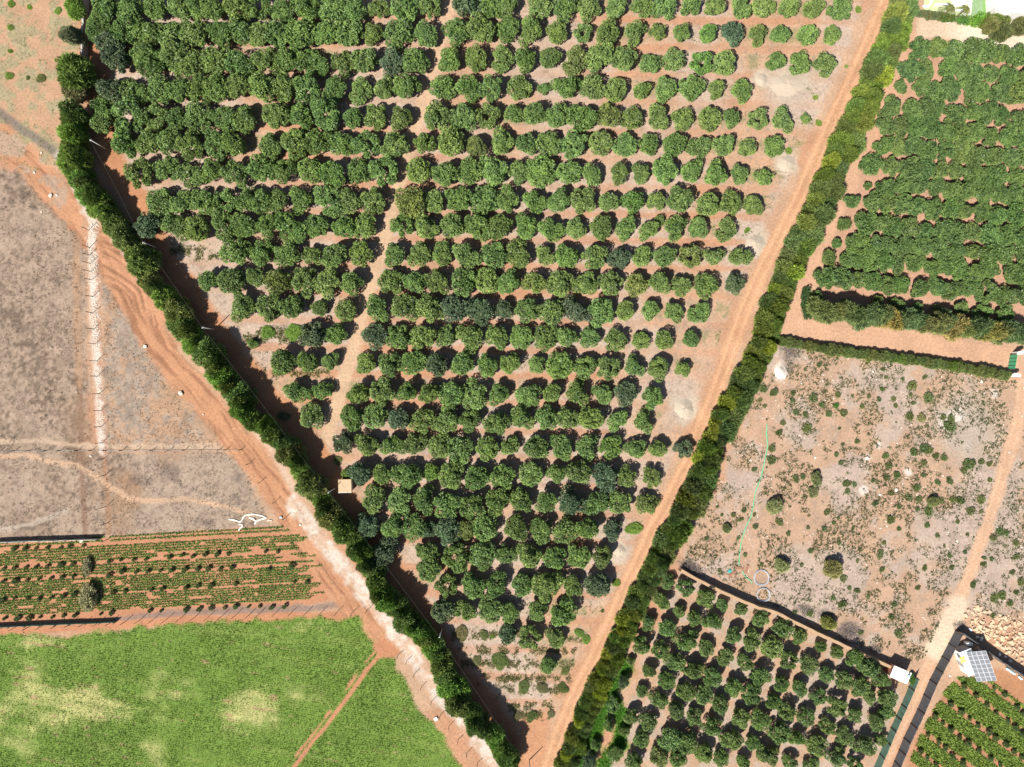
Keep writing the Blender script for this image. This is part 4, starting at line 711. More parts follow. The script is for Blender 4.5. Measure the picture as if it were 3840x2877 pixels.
pile = empty('rock_pile', (*TW(3, 3, 1950, 480), 0), 0, 'heap of cream limestone boulders beside the solar cabin', 'rock pile')
PILE = [TP(3, 3, *p) for p in ((1720, 290), (1830, 250), (1960, 340), (2080, 340), (2230, 440), (2260, 800), (2140, 740), (2030, 660), (1900, 560), (1800, 500), (1700, 380))]
bx, by = TW(3, 3, 1950, 480); nr = 0
while nr < 290:
    px = rnd.uniform(3620, 3865); py = rnd.uniform(2262, 2510)
    if not inpoly(np.array([px]), np.array([py]), PILE)[0]: continue
    s = 0.28 + 0.75 * rnd.random() ** 1.7; x, y = W(px, py, 0.2); z = 0.10 + 0.5 * rnd.random() * (0.7 if nr % 3 else 0.3)
    o = obj('rock', rnd.choice(ROCK), pile, (x - bx, y - by, z * 0.6), (rnd.random() * 0.6, rnd.random() * 0.6, rnd.random() * 6.28), (s * rnd.uniform(0.8, 1.3), s * rnd.uniform(0.7, 1), s * rnd.uniform(0.7, 1.0))); nr += 1
def mound(name, c, r, tx, ty, rad, hgt, label, m=None, ell=1.0):
    x, y = TW(c, r, tx, ty); R = rad / 2.301 / 20; bm = bmesh.new(); rs = 12; sg = 64; P = [rnd.uniform(0, 6.28) for _ in range(6)]; ring = []
    for i in range(rs + 1):
        f = i / rs; L = []
        for k in range(sg):
            a = 2 * math.pi * k / sg; q = f * R * (1 + f * f * (0.10 * math.sin(2 * a + P[0]) + 0.07 * math.sin(3 * a + P[1]) + 0.05 * math.sin(7 * a + P[2]) + 0.04 * math.sin(13 * a + P[3]) + 0.03 * math.sin(23 * a + P[4]))); zz = hgt * (1 - sm(np.array(f), 0.05, 1.0)) * (1 + 0.10 * math.sin(3 * a + P[5])) - 0.12 * f ** 3
            L.append(bm.verts.new((q * math.cos(a) * ell, q * math.sin(a), float(zz) + 0.05 + rnd.uniform(-0.02, 0.02))))
        ring.append(L)
    for i in range(rs):
        for k in range(sg):
            k2 = (k + 1) % sg
            if i == 0:
                if k == 0: bm.faces.new(ring[0])
            bm.faces.new((ring[i][k], ring[i + 1][k], ring[i + 1][k2], ring[i][k2]))
    return tag(bmesh_obj(name, bm, m or M_sand, None, (x, y, 0), 0, True), label, 'sand heap', 'sand heaps beside the dirt road')
mound('sand_heap', 2, 2, 1485, 210, 100, 0.55, 'largest round pale sand heap beside the dirt road near its middle')
mound('sand_heap', 2, 1, 2100, 450, 92, 0.5, 'flat pale sand heap between orchard and road below two weeds')
mound('sand_heap', 3, 0, 160, 1410, 90, 0.4, 'flat sand heap against the road beside a green weed')
mound('sand_heap', 3, 0, 170, 730, 110, 0.35, 'wide flat pale sand patch in the upper orchard gap', None, 1.7)
mound('sand_heap', 2, 0, 2150, 690, 70, 0.3, 'small bright sand patch at the row end of the upper orchard')
mound('sand_heap', 2, 2, 930, 1435, 62, 0.35, 'small pale sand heap near the lower road bend')
mound('gravel_heap', 3, 1, 110, 1560, 62, 0.5, 'white gravel heap under the brush pile by the hedge corner', M_stonew)

# ---------------------------------------------------------------- brush piles
def brush(c, r, tx, ty, rx, ry, hgt, label, n=520, ang=0.0, m=None):
    x, y = TW(c, r, tx, ty); P = np.clip(rng.normal(size=(n, 3)), -2, 2) * 0.40; P[:, 0] *= rx; P[:, 1] *= ry; P[:, 2] = np.abs(P[:, 2]) * hgt * np.exp(-((P[:, 0] / rx) ** 2 + (P[:, 1] / ry) ** 2))
    d = rng.normal(size=(n, 3)); d[:, 2] *= 0.3; L = rng.uniform(0.4, 1.3, n); v = leafquads(P - norm(d) * L[:, None] / 2, d, L, np.full(n, 0.022)); v[:, :, 2] = np.abs(v[:, :, 2]) + 0.02
    return tag(obj('brush_pile', quads('brush_pile', v, rng.random(n), m or M_twig), None, (x, y, 0), (0, 0, ang)), label, 'brush pile')
brush(3, 1, 175, 1380, 2.2, 2.0, 1.3, 'brown heap of cut dead branches at the hedge corner')
brush(2, 2, 1540, 1590, 3.6, 1.4, 1.2, 'long grey brush heap at the upper end of the earth wall', 620, -0.45)
brush(3, 3, 690, 500, 2.6, 2.3, 1.0, 'grey dead twig heap beside the pale bush', 700)
brush(3, 3, 310, 290, 2.6, 1.2, 0.6, 'thin grey twig tangle above the earth wall', 260, -0.4)
brush(3, 3, 920, 640, 1.6, 0.9, 0.6, 'small brush tangle beside the white roofed shed', 200, -0.3)
brush(3, 3, 1650, 440, 1.4, 1.2, 0.5, 'dry twig tangle at the black fence corner', 160)

# ---------------------------------------------------------------- fences
def resample(pts, step):
    out = [pts[0]]; 
    for a, b in zip(pts[:-1], pts[1:]):
        n = max(1, int(round(math.hypot(b[0] - a[0], b[1] - a[1]) / step))); out += [(a[0] + (b[0] - a[0]) * i / n, a[1] + (b[1] - a[1]) * i / n) for i in range(1, n + 1)]
    return out
POSTM = {}
def post_fence(name, pts, h, label, wires=(0.35, 0.7, 0.95), rail=False, thick=0.095, group='post and wire fences'):
    P = [W(*p) for p in pts]; x0, y0 = P[0]; root = empty(name, (x0, y0, 0), 0, label, 'fence', group)
    key = (h, thick)
    if key not in POSTM:
        bm = bmesh.new(); addbox(bm, (0, 0, h / 2 - 0.1), (thick, thick * 0.35, h + 0.2)); addbox(bm, (thick * 0.4, thick * 0.35, h / 2 - 0.1), (thick * 0.3, thick * 0.9, h + 0.19)); me = bpy.data.meshes.new('post'); bm.to_mesh(me); bm.free(); me.materials.append(M_steel); POSTM[key] = me
    for x, y in P: obj('post', POSTM[key], root, (x - x0, y - y0, 0), (rnd.uniform(-0.03, 0.03), rnd.uniform(-0.03, 0.03), rnd.random()))
    for f in wires:
        obj('wire', pydata('wire', *tube([(x - x0, y - y0, h * f) for x, y in P], 0.006, 3), M_cable), root)
    if rail: obj('rail', pydata('rail', *tube([(x - x0, y - y0, 0.14) for x, y in P], 0.035, 6), M_conc), root)
    return root
NS = [TP(0, 1, *p) for p in ((770, 330), (775, 480), (775, 545), (780, 620), (785, 688), (790, 760), (805, 905), (805, 1045), (812, 1185), (822, 1312), (838, 1460), (845, 1592))] + [TP(0, 2, *p) for p in ((860, 85), (872, 232), (878, 368), (885, 508), (900, 645), (915, 785), (918, 918), (922, 1055), (930, 1200), (935, 1340), (935, 1470), (930, 1600))] + [TP(0, 3, 935, 110), TP(0, 3, 940, 250)]
post_fence('post_fence', NS, 2.5, 'rusty post fence running down the white rubble line', (0.3, 0.9))
post_fence('post_fence', [TP(0, 2, x, 577 - 0.004 * x) for x in (-60, 10, 135, 265, 405, 530, 680, 800, 925, 1060, 1190, 1325, 1470, 1600, 1745, 1895, 1955, 2085)], 1.5, 'low post fence with pale pipe crossing the dry field', (0.5,), True)
post_fence('post_fence', [TP(0, 2, 2150, 690), TP(1, 2, 40, 848), TP(1, 2, 165, 1018), TP(1, 2, 255, 1158)], 1.9, 'short row of leaning posts along the farm road', (0.5,))
post_fence('post_fence', [TP(0, 3, x, 452 - 0.052 * x) for x in range(30, 2200, 118)] + [TP(1, 3, *p) for p in ((30, 335), (170, 325), (310, 318), (440, 322), (560, 327), (700, 317), (830, 322), (960, 305))], 2.4, 'tall post fence between crop plot and green field', (0.3, 0.8))
post_fence('post_fence', [TP(1, 3, *p) for p in ((1225, 690), (1300, 740), (1370, 850), (1430, 960), (1515, 1090), (1590, 1210), (1665, 1300), (1745, 1420), (1820, 1530), (1910, 1620))], 1.9, 'post fence between green field and gravel road', (0.4, 0.8))
def screen_fence(name, pts, h, m, label, spost=2.6, sag=0.05, thick=0.05, group=None):
    P = resample([W(*p) for p in pts], spost); x0, y0 = P[0]; root = empty(name, (x0, y0, 0), 0, label, 'fence', group)
    for a, b in zip(P[:-1], P[1:]):
        bm = bmesh.new(); d = Vector((b[0] - a[0], b[1] - a[1])); L = d.length; u = d.normalized(); nrm = Vector((-u.y, u.x)); n = 6; top = []; bot = []; top2 = []; bot2 = []
        for i in range(n + 1):
            f = i / n * 0.999 + 0.0005; bow = 0.05 * math.sin(f * math.pi) + rnd.uniform(-0.03, 0.03); q = Vector(a) + d * f - Vector((x0, y0)); hh = h - sag * math.sin(f * math.pi) + rnd.uniform(-0.04, 0.04)
            bot.append(bm.verts.new((q.x, q.y, -0.05))); top.append(bm.verts.new((q.x + nrm.x * bow, q.y + nrm.y * bow, hh))); q2 = q + nrm * thick
            bot2.append(bm.verts.new((q2.x, q2.y, -0.05))); top2.append(bm.verts.new((q2.x + nrm.x * bow, q2.y + nrm.y * bow, hh)))
        for i in range(n):
            bm.faces.new((bot[i], bot[i + 1], top[i + 1], top[i])); bm.faces.new((bot2[i + 1], bot2[i], top2[i], top2[i + 1])); bm.faces.new((top[i], top[i + 1], top2[i + 1], top2[i]))
        bmesh_obj('screen_panel', bm, m, root)
    key = (h + 0.25, 0.08)
    if key not in POSTM:
        bm = bmesh.new(); addbox(bm, (0, 0, (h + 0.25) / 2), (0.08, 0.08, h + 0.35)); me = bpy.data.meshes.new('post'); bm.to_mesh(me); bm.free(); me.materials.append(M_steel); POSTM[key] = me
    for x, y in P: obj('post', POSTM[key], root, (x - x0 - 0.09, y - y0 - 0.09, 0))
    return root
screen_fence('screen_fence', [TP(3, 3, 1615, 475), TP(3, 3, 1500, 700), TP(3, 3, 1395, 900), TP(3, 3, 1290, 1150), TP(3, 3, 1170, 1400), TP(3, 3, 1050, 1700)], 2.3, M_black, 'long black screen fence beside the lower right lane')
screen_fence('screen_fence', [TP(3, 3, 1625, 470), TP(3, 3, 1760, 570), TP(3, 3, 1960, 715), TP(3, 3, 2230, 890)], 2.2, M_black, 'black screen fence between solar cabin and rock heap')
screen_fence('net_fence', [TP(3, 3, 1255, 860), TP(3, 3, 1215, 960), TP(3, 3, 1150, 1110), TP(3, 3, 1060, 1310), TP(3, 3, 915, 1650)], 1.9, M_greennet, 'green shade net fence beside the lower right orchard')
screen_fence('tarp_fence', [crop7(-30, 163), crop7(250, 152), crop7(500, 146), crop7(690, 140), crop7(855, 136)], 1.5, M_cloth, 'white tarp fence above the left crop plot')
screen_fence('tarp_fence', [crop7(-30, 880), crop7(250, 866), crop7(500, 855), crop7(760, 845), crop7(1000, 835)], 1.3, M_greennet, 'pale green tarp fence below the left crop plot')
# earth wall in joined lengths, upper-left block wall
EW = [TP(2, 2, 1440, 1590), TP(2, 3, 1560, 10), TP(2, 3, 1700, 80), TP(2, 3, 1900, 175), TP(2, 3, 2100, 260), TP(3, 3, 20, 290), TP(3, 3, 200, 380), TP(3, 3, 420, 490), TP(3, 3, 640, 590), TP(3, 3, 850, 690), TP(3, 3, 1050, 775)]
def solid_wall(name, pts, h, th, m, label, piece):
    P = [W(*p) for p in pts]; x0, y0 = P[0]; root = empty(name, (x0, y0, 0), 0, label, 'wall')
    V = []; Fc = []; Q = resample(P, 0.9); n = len(Q)
    for i, q in enumerate(Q):
        a = Q[max(i - 1, 0)]; b = Q[min(i + 1, n - 1)]; u = Vector((b[0] - a[0], b[1] - a[1])).normalized(); nr = Vector((-u.y, u.x)); j = rnd.uniform(-0.05, 0.05); t = th / 2 + rnd.uniform(-0.03, 0.03); hh = h + rnd.uniform(-0.07, 0.07)
        for s_, z in ((-1.25, -0.1), (-1, hh), (1, hh), (1.25, -0.1)): V.append((q[0] - x0 + nr.x * (t * s_ + j), q[1] - y0 + nr.y * (t * s_ + j), z))
    for i in range(n - 1):
        for k in range(3): Fc.append((i * 4 + k, i * 4 + k + 1, i * 4 + k + 5, i * 4 + k + 4))
    Fc += [(0, 1, 2, 3), tuple((n - 1) * 4 + k for k in (3, 2, 1, 0))]
    obj(piece, pydata(piece, V, Fc, m), root)
    bm = None
    return root, Q
solid_wall('earth_wall', EW, 1.7, 0.55, M_earthwall, 'long brown earth wall between stony plot and lower orchard', 'wall_body')
solid_wall('block_wall', [TP(0, 0, 765, -40), TP(0, 0, 762, 200), TP(0, 0, 750, 500)], 1.8, 0.3, M_conc, 'grey concrete block wall at the upper left windbreak', 'wall_body')
post_fence('post_fence', [TP(0, 0, 770, 130), TP(0, 0, 766, 250), TP(0, 0, 764, 330), TP(0, 0, 755, 470)], 2.6, 'dark posts along the upper left block wall', (0.9,))

# ---------------------------------------------------------------- utility poles and cable
POLES = [(400, 560, 5.2), (590, 930, 5.2), (804, 1236, 5.2), (1258, 1831, 5.1), (1658, 2357, 4.6), (1985, 2850, 4.6)]
tops = []
PL = ['upper', 'second', 'third, beside the windbreak gap', 'fourth, beside the tan pump house', 'fifth, at the orchard tip', 'lower']
for k, (px, py, h) in enumerate(POLES):
    x, y = W(px, py); root = empty('utility_pole', (x, y, 0), 0, f"slim wooden utility pole on the hedge path, {od(k + 1)} from the top", 'utility pole', 'utility poles along the windbreak')
    obj('pole', pydata('pole', *tube([(0, 0, -0.1), (0, 0, h)], [0.11, 0.07], 8), M_pale, True), root)
    bm = bmesh.new(); addbox(bm, (0, 0, h - 0.2), (0.5, 0.07, 0.07), 0.9); bmesh_obj('crossarm', bm, M_pale, root)
    obj('insulator', pydata('insulator', *tube([(0, 0, h), (0, 0, h + 0.15)], [0.06, 0.04], 6), M_white), root); tops.append((x, y, h + 0.12))
for k, (a, b) in enumerate(zip(tops[:-1], tops[1:])):
    pts = [(a[0] + (b[0] - a[0]) * i / 14, a[1] + (b[1] - a[1]) * i / 14, a[2] + (b[2] - a[2]) * i / 14 - 0.5 * math.sin(math.pi * i / 14)) for i in range(15)]
    tag(obj('power_cable', pydata('power_cable', *tube(pts, 0.016, 4), M_cable)), f"thin power cable over the windbreak, {od(k + 1)} span from the top", 'cable', 'power cable spans')

# ---------------------------------------------------------------- pump house with tan roof
zr = 2.3; cx, cy = W(1293, 1823, zr); ph = empty('pump_house', (cx, cy, 0), 0.02, 'small square pump house with flat tan roof beside the hedge path', 'shed')
box('wall', (0, 0, 1.1), (2.05, 2.05, 2.2), M_pale, ph); r_ = box('roof', (0, 0, 2.26), (2.4, 2.45, 0.12), M_tan, ph); box('roof_edge', (0, -1.2, 0.0), (2.44, 0.07, 0.2), M_pale, r_)
d_ = box('door', (0, -1.045, 0.95), (0.85, 0.06, 1.9), M_steel, ph); box('handle', (0.3, -0.05, 0), (0.06, 0.05, 0.2), M_grey, d_)
# white roofed shed by the lane
def crop3(x, y): return 3260 + x / 6.373, 2440 + y / 6.373
zr = 2.6; c4 = [W(*crop3(*p), zr) for p in ((590, 352), (1000, 530), (925, 825), (490, 620))]; cx = sum(p[0] for p in c4) / 4; cy = sum(p[1] for p in c4) / 4
ux = Vector(c4[1]) - Vector(c4[0]); rz = math.atan2(ux.y, ux.x); Lx = ux.length; Ly = (Vector(c4[3]) - Vector(c4[0])).length
ws = empty('white_shed', (cx, cy, 0), rz, 'bright white flat-roofed shed where the earth wall meets the lane', 'shed')
box('wall', (0, 0, 1.23), (Lx - 0.2, Ly - 0.25, 2.46), M_terra, ws); box('roof', (0, 0, 2.54), (Lx, Ly, 0.14), M_white, ws); d_ = box('door', (0.6, -Ly / 2 + 0.10, 1.0), (0.9, 0.06, 2.0), M_steel, ws); box('handle', (0.3, -0.05, 0), (0.06, 0.05, 0.2), M_grey, d_)
x, y = W(*crop3(942, 610), 2.75); tag(box('blue_crate', (x, y, 2.78), (0.4, 0.45, 0.3), M_blue, None, rz + 0.3, 0.04), 'light blue plastic crate on the white shed roof', 'crate')
x, y = W(*crop3(960, 550), 2.75); tag(box('dark_sack', (x, y, 2.72), (0.25, 0.6, 0.2), M_steel, None, rz + 0.2, 0.06), 'dark bundle lying on the white shed roof', 'sack')
x, y = W(*crop3(452, 795), 0.4); bm = bmesh.new(); bmesh.ops.create_cone(bm, cap_ends=True, segments=16, radius1=0.3, radius2=0.27, depth=0.8); bmesh.ops.bevel(bm, geom=[e for e in bm.edges], offset=0.03, segments=1, affect='EDGES'); tag(bmesh_obj('white_barrel', bm, M_white, None, (x, y, 0.4)), 'white barrel on the ground below the white shed', 'barrel')
x, y = W(*crop3(1030, 680), 0.8); o = obj('weed_bush', FEATH[0], None, (x, y, 0), (0, 0, 0), (0.55, 1.0, 0.8)); o.color = (0.10, 0.2, 0.05, 1); tag(o, 'green climbing bush behind the net beside the white shed', 'bush')
# solar cabin and panel array
def crop2(x, y): return 3480 + x / 4.603, 2280 + y / 4.603
za = 2.5
TLp = Vector((*W(*crop2(655, 765), za), za)); BLp = Vector((*W(*crop2(850, 1275), za), za)); TRp = Vector((*W(*crop2(1000, 735), za + 1.67), za + 1.67))
cab = [W(*crop2(*p), 2.4) for p in ((560, 760), (760, 720), (900, 1120), (690, 1175))]
cx = sum(p[0] for p in cab) / 4; cy = sum(p[1] for p in cab) / 4; L_ = BLp - TLp; rz = math.atan2(L_.y, L_.x)
sc0 = empty('prefab_cabin', (cx, cy, 0), rz, 'white prefab cabin partly under the solar panels', 'cabin')
box('wall', (0, 0, 1.1), (4.5, 2.1, 2.2), M_pale, sc0); box('roof', (0, 0, 2.27), (4.7, 2.3, 0.13), M_white, sc0); d_ = box('door', (0.5, -1.08, 0.95), (0.85, 0.06, 1.9), M_grey, sc0); wn = box('window', (-1.3, -1.075, 1.35), (0.9, 0.05, 0.8), M_pv, sc0); box('window_frame', (0, -0.02, 0.43), (1.0, 0.06, 0.06), M_white, wn); box('handle', (0.3, -0.05, 0), (0.06, 0.05, 0.2), M_grey, d_)
x, y = W(*crop2(605, 895), 2.45); tag(box('yellow_tarp', (x, y, 2.40), (1.0, 1.1, 0.10), M_yellow, None, rz + 1.57, 0.04), 'folded yellow tarp on the white cabin roof', 'tarp')
x, y = W(*crop2(725, 630), 1.2); tk = empty('water_tank', (x, y, 0), rz + 1.2, 'small white box tank behind the prefab cabin', 'tank'); box('tank_body', (0, 0, 0.65), (1.1, 0.55, 1.1), M_white, tk, 0, 0.05); box('stand', (0, 0, 0.06), (1.2, 0.65, 0.12), M_grey, tk); box('lid', (0.2, 0, 1.24), (0.3, 0.3, 0.06), M_pale, tk)
arr = empty('solar_array', (TLp.x, TLp.y, 0), 0, 'tilted array of grey solar panels with white frames in the corner', 'solar array')
U = TRp - TLp; V_ = BLp - TLp; V_ = V_ - U * (V_.dot(U) / U.dot(U)); u = U.normalized(); v_ = V_.normalized(); nn = u.cross(v_); nn = nn if nn.z > 0 else -nn
rotm = Matrix((u, v_, nn)).transposed().to_4x4(); o0 = Vector((0, 0, za)); lu = U.length / 4; lv = V_.length / 7
bm = bmesh.new(); addbox(bm, (0, 0, 0), (lu - 0.02, lv - 0.02, 0.05)); PVF = bpy.data.meshes.new('panel_frame'); bm.to_mesh(PVF); bm.free(); PVF.materials.append(mat('panel_frame', (0.40, 0.41, 0.43), 0.8, 0.04, 2, 0, 0, 0.1))
bm = bmesh.new(); addbox(bm, (0, 0, 0.02), (lu - 0.11, lv - 0.11, 0.03)); 
bmesh.ops.translate(bm, verts=bm.verts, vec=(0, 0, 0.012)); PVC = bpy.data.meshes.new('cell'); bm.to_mesh(PVC); bm.free(); PVC.materials.append(M_pv)
for i in range(4):
    for j in range(7):
        p = o0 + u * (lu * (i + 0.5)) + v_ * (lv * (j + 0.5)); po = bpy.data.objects.new('solar_panel', PVF); link(po, arr); po.matrix_local = Matrix.Translation(p) @ rotm
        ce = bpy.data.objects.new('cell', PVC); link(ce, po)
for i in (0.3, 3.7):
    for j in (0.4, 3.5, 6.6):
        p = o0 + u * lu * i + v_ * lv * j; obj('support_leg', pydata('support_leg', *tube([(p.x, p.y, -0.05), (p.x, p.y, p.z - 0.06)], 0.05, 6), M_grey), arr)
for k, (a, b) in enumerate((((1345, 1040), (1510, 1150)), ((1560, 1180), (1630, 1240)))):
    p = W(*crop2(*a), 0.2); q = W(*crop2(*b), 0.2); d = Vector(q) - Vector(p)
    tag(box('blue_tarp_roll', ((p[0] + q[0]) / 2, (p[1] + q[1]) / 2, 0.16), (d.length, 0.35, 0.3), mat('pale_blue_tarp' + str(k), (0.42, 0.62, 0.72), 0.7, 0.2, 4, 0.4), None, math.atan2(d.y, d.x), 0.1), 'longer pale blue tarp roll against the black fence' if k == 0 else 'shorter pale blue tarp roll at the frame corner', 'tarp')
for k, (px, py, s, m_) in enumerate(((725, 375, 0.75, M_white), (1230, 805, 0.7, M_white), (1330, 840, 0.6, M_pale), (840, 500, 0.8, M_cloth), (910, 530, 0.9, M_cloth), (1410, 910, 0.8, M_cloth), (520, 780, 0.7, M_cloth), (375, 1175, 0.35, M_white))):
    x, y = W(*crop2(px, py)); o = obj('white_sack', rock_mesh(60 + k, m_), None, (x, y, s * 0.2), (0, 0, rnd.random() * 6), (s * 1.2, s * 0.8, s * 0.8)); tag(o, f"white sack lying near the solar cabin, {od(k + 1)} counted around it", 'sack', 'sacks around the solar cabin')
# gate
def crop4(x, y): return 3720 + x / 10.36, 1270 + y / 10.36
a = Vector(W(*crop4(700, 640))); b = Vector(W(*crop4(600, 1200))); d = b - a; rz = math.atan2(d.y, d.x); L = d.length
gt = empty('metal_gate', (a.x, a.y, 0), rz, 'bright green four-leaf metal gate closing the access lane', 'gate')
for k in range(4): box('gate_panel', (L * (k + 0.5) / 4, 0, 1.05), (L / 4 - 0.05, 0.05, 1.9), M_gate, gt); 
for k in range(5): box('gate_post', (L * k / 4, -0.05, 1.05), (0.05, 0.08, 2.05), M_steel, gt)
for k, (px, py, sx, sy, lab) in enumerate(((880, 560, 1.1, 0.5, 'curved white gate pier above the green gate'), (700, 1420, 0.45, 1.2, 'white gate wing wall below the green gate'))):
    x, y = W(*crop4(px, py)); r0 = empty('gate_pier', (x, y, 0), rz if k else 0.2, lab, 'pier'); box('pier_body', (0, 0, 0.9), (sx, sy, 1.9), M_white, r0, 0, 0.06); box('cap', (0, 0, 1.9), (sx + 0.12, sy + 0.12, 0.1), M_pale, r0)
# ---------------------------------------------------------------- pipe coils, hose, planks and debris
def crop5(x, y): return 2480 + x / 4.424, 2080 + y / 4.424
for k, (px, py, R, lab) in enumerate(((1660, 380, 1.38, 'upper coil of grey irrigation pipe on the stony plot'), (1690, 660, 1.22, 'lower coil of grey irrigation pipe near the earth wall'))):
    x, y = W(*crop5(px, py)); root = empty('pipe_coil', (x, y, 0), 0, lab, 'pipe coil')
    for q in range(6):
        rr = R * (0.90 + 0.032 * q) ; ph = rnd.random() * 6; pts = [(rr * math.cos(t) + 0.05 * math.sin(ph), rr * 1.03 * math.sin(t) + 0.05 * math.cos(ph), 0.09 + 0.05 * (q % 3) + 0.02 * math.sin(3 * t + ph)) for t in np.linspace(ph, ph + 6.2, 40)]
        obj('pipe_loop', pydata('pipe_loop', *tube(pts, 0.035, 5), M_pipe, True), root)
hp = [TW(2, 2, *p) for p in ((2200, 345), (2196, 420), (2206, 540), (2190, 620), (2150, 800), (2100, 930), (2080, 1050), (2060, 1150), (2010, 1250), (1975, 1380), (1962, 1480), (1958, 1570))]; hp = resample(hp, 0.5)
def flat(name, pts, wd, m, label, cat, z=0.06):
    V = []; Fc = []; n = len(pts)
    for i, p in enumerate(pts):
        a = pts[max(0, i - 1)]; b = pts[min(n - 1, i + 1)]; uu = Vector((b[0] - a[0], b[1] - a[1])).normalized(); nr = Vector((-uu.y, uu.x)); w_ = wd * rnd.uniform(0.8, 1.2) / 2; zz = z + rnd.uniform(0, 0.05)
        for s_, q in ((-1, 0), (-0.6, zz), (0.6, zz), (1, 0)): V.append((p[0] + nr.x * w_ * s_, p[1] + nr.y * w_ * s_, q + 0.03))
    for i in range(n - 1):
        for k in range(3): Fc.append((i * 4 + k, i * 4 + k + 1, i * 4 + k + 5, i * 4 + k + 4))
    return tag(obj(name, pydata(name, V, Fc, m)), label, cat)
flat('flat_hose', hp, 0.21, M_hose, 'long flat green hose lying down the stony plot', 'hose')
flat('flat_hose', resample([W(*crop5(*p)) for p in ((1345, 270), (1370, 340), (1430, 400), (1500, 440), (1500, 480))], 0.4), 0.2, M_hose, 'short green hose end beside the pipe coils', 'hose')
for k, (px, py, a, lab) in enumerate(((1300, 220, -0.12, 'brown board lying across the end of the green hose'), (1415, 240, 1.25, 'brown board standing upright beside the hose end'), (1175, 315, 0.5, 'brown board beside the teal tarp'))):
    x, y = W(*crop5(px, py)); r0 = empty('wooden_board', (x, y, 0.10), a, lab, 'board')
    for q in range(3): box('plank', (0, (q - 1) * 0.165, 0.02 + 0.006 * q), (1.6, 0.15, 0.05), M_wood, r0)
x, y = W(*crop5(1135, 270)); o = obj('teal_tarp', rock_mesh(90, M_teal), None, (x, y, 0.12), (0, 0, 0.4), (1.0, 0.8, 0.5)); tag(o, 'crumpled teal tarp on the stony plot', 'tarp')
def crop8(x, y): return 820 + x / 3.967, 1880 + y / 3.967
CL = [([(155, 265), (210, 275), (260, 285), (310, 305), (345, 290), (370, 240), (400, 205), (450, 197), (520, 190), (600, 205), (660, 220), (715, 250)], 0.32, 'long white cloth strip lying on the dry grass'), ([(300, 340), (350, 345), (360, 375), (320, 400), (300, 440)], 0.3, 'crumpled zigzag white cloth below the long strip'), ([(455, 240), (520, 265), (560, 300), (540, 340)], 0.42, 'wide white cloth scrap on dry grass'), ([(560, 295), (640, 265), (700, 250)], 0.3, 'forked white cloth scrap beside the wide one'), ([(725, 295), (750, 278), (800, 290)], 0.14, 'thin white strip at the far end of the cloths')]
for pts, wd, lab in CL: flat('white_cloth', resample([W(*crop8(*p)) for p in pts], 0.35), wd * 1.05, M_cloth, lab, 'cloth', 0.12)
x, y = W(*crop8(930, 238)); tag(box('blue_can', (x, y, 0.18), (0.45, 0.3, 0.35), M_blue, None, 0.3, 0.05), 'pale blue plastic can beside the farm road', 'can')
x, y = TW(1, 3, 1553, 1235); tag(box('white_box', (x, y, 0.2), (0.65, 0.6, 0.4), M_white, None, 0.5, 0.05), 'white box at the edge of the green field', 'box')
for k, (c, r, tx, ty, s) in enumerate(((0, 1, 440, 30, 0.8), (0, 1, 495, 28, 0.5), (0, 1, 360, 172, 0.35), (0, 2, 1560, 80, 0.9), (0, 0, 300, 1490, 0.5), (0, 0, 360, 1320, 0.4), (0, 2, 1755, 262, 0.35), (0, 2, 785, 622, 0.5), (0, 2, 705, 1355, 0.7), (0, 1, 1255, 1335, 0.8), (3, 2, 850, 640, 0.9), (3, 2, 1105, 915, 0.7), (3, 2, 965, 955, 0.5), (3, 2, 405, 635, 0.5), (3, 2, 1630, 1355, 0.5), (3, 1, 1840, 1635, 0.6), (3, 1, 905, 1550, 0.4), (1, 2, 385, 1215, 0.5))):
    x, y = TW(c, r, tx, ty); o = obj('white_boulder', rnd.choice(STONE), None, (x, y, s * 0.2), (0, 0, rnd.random() * 6), (s * 1.2, s, s)); tag(o, f"pale loose boulder on bare ground, {od(k + 1)} counted from the left fields", 'boulder', 'single pale boulders')

# ---------------------------------------------------------------- garden, top right
def crop1(x, y): return 3420 + x / 5.26, y / 5.26
def slab(name, pts, z, m, label, cat=None, kind=None, th=0.06, parent=None):
    P = [W(*crop1(*p), z) for p in pts]; bm = bmesh.new(); vs_ = [bm.verts.new((x, y, z)) for x, y in P]; f = bm.faces.new(vs_); bm.normal_update()
    if f.normal.z < 0: f.normal_flip()
    g = bmesh.ops.extrude_face_region(bm, geom=[f]); bmesh.ops.translate(bm, vec=(0, 0, -th), verts=[e for e in g['geom'] if isinstance(e, bmesh.types.BMVert)]); bmesh.ops.recalc_face_normals(bm, faces=bm.faces)
    return tag(bmesh_obj(name, bm, m, parent), label, cat, None, kind)
slab('garden_lawn', [(240, -120), (1640, -120), (1660, 60), (1640, 330), (1400, 360), (1100, 345), (460, 290), (230, 240)], 0.10, M_court, None, None, 'structure')
slab('bright_lawn', [(1400, -120), (1650, -120), (1660, 80), (1600, 260), (1440, 470), (1200, 470), (1290, 370), (1390, 280)], 0.115, M_lawn, None, None, 'structure')
slab('play_court', [(1200, -120), (1400, -120), (1400, 290), (1160, 300)], 0.13, mat('grey_green_turf', (0.17, 0.25, 0.13), 0.9, 0.2, 2), None, None, 'structure')
slab('garden_path', [(1110, -120), (1205, -120), (1160, 340), (1110, 340)], 0.14, M_path, None, None, 'structure')
slab('pale_terrace', [(770, -120), (1100, -120), (1090, 130), (830, 130), (770, 60)], 0.145, M_pave, None, None, 'structure')
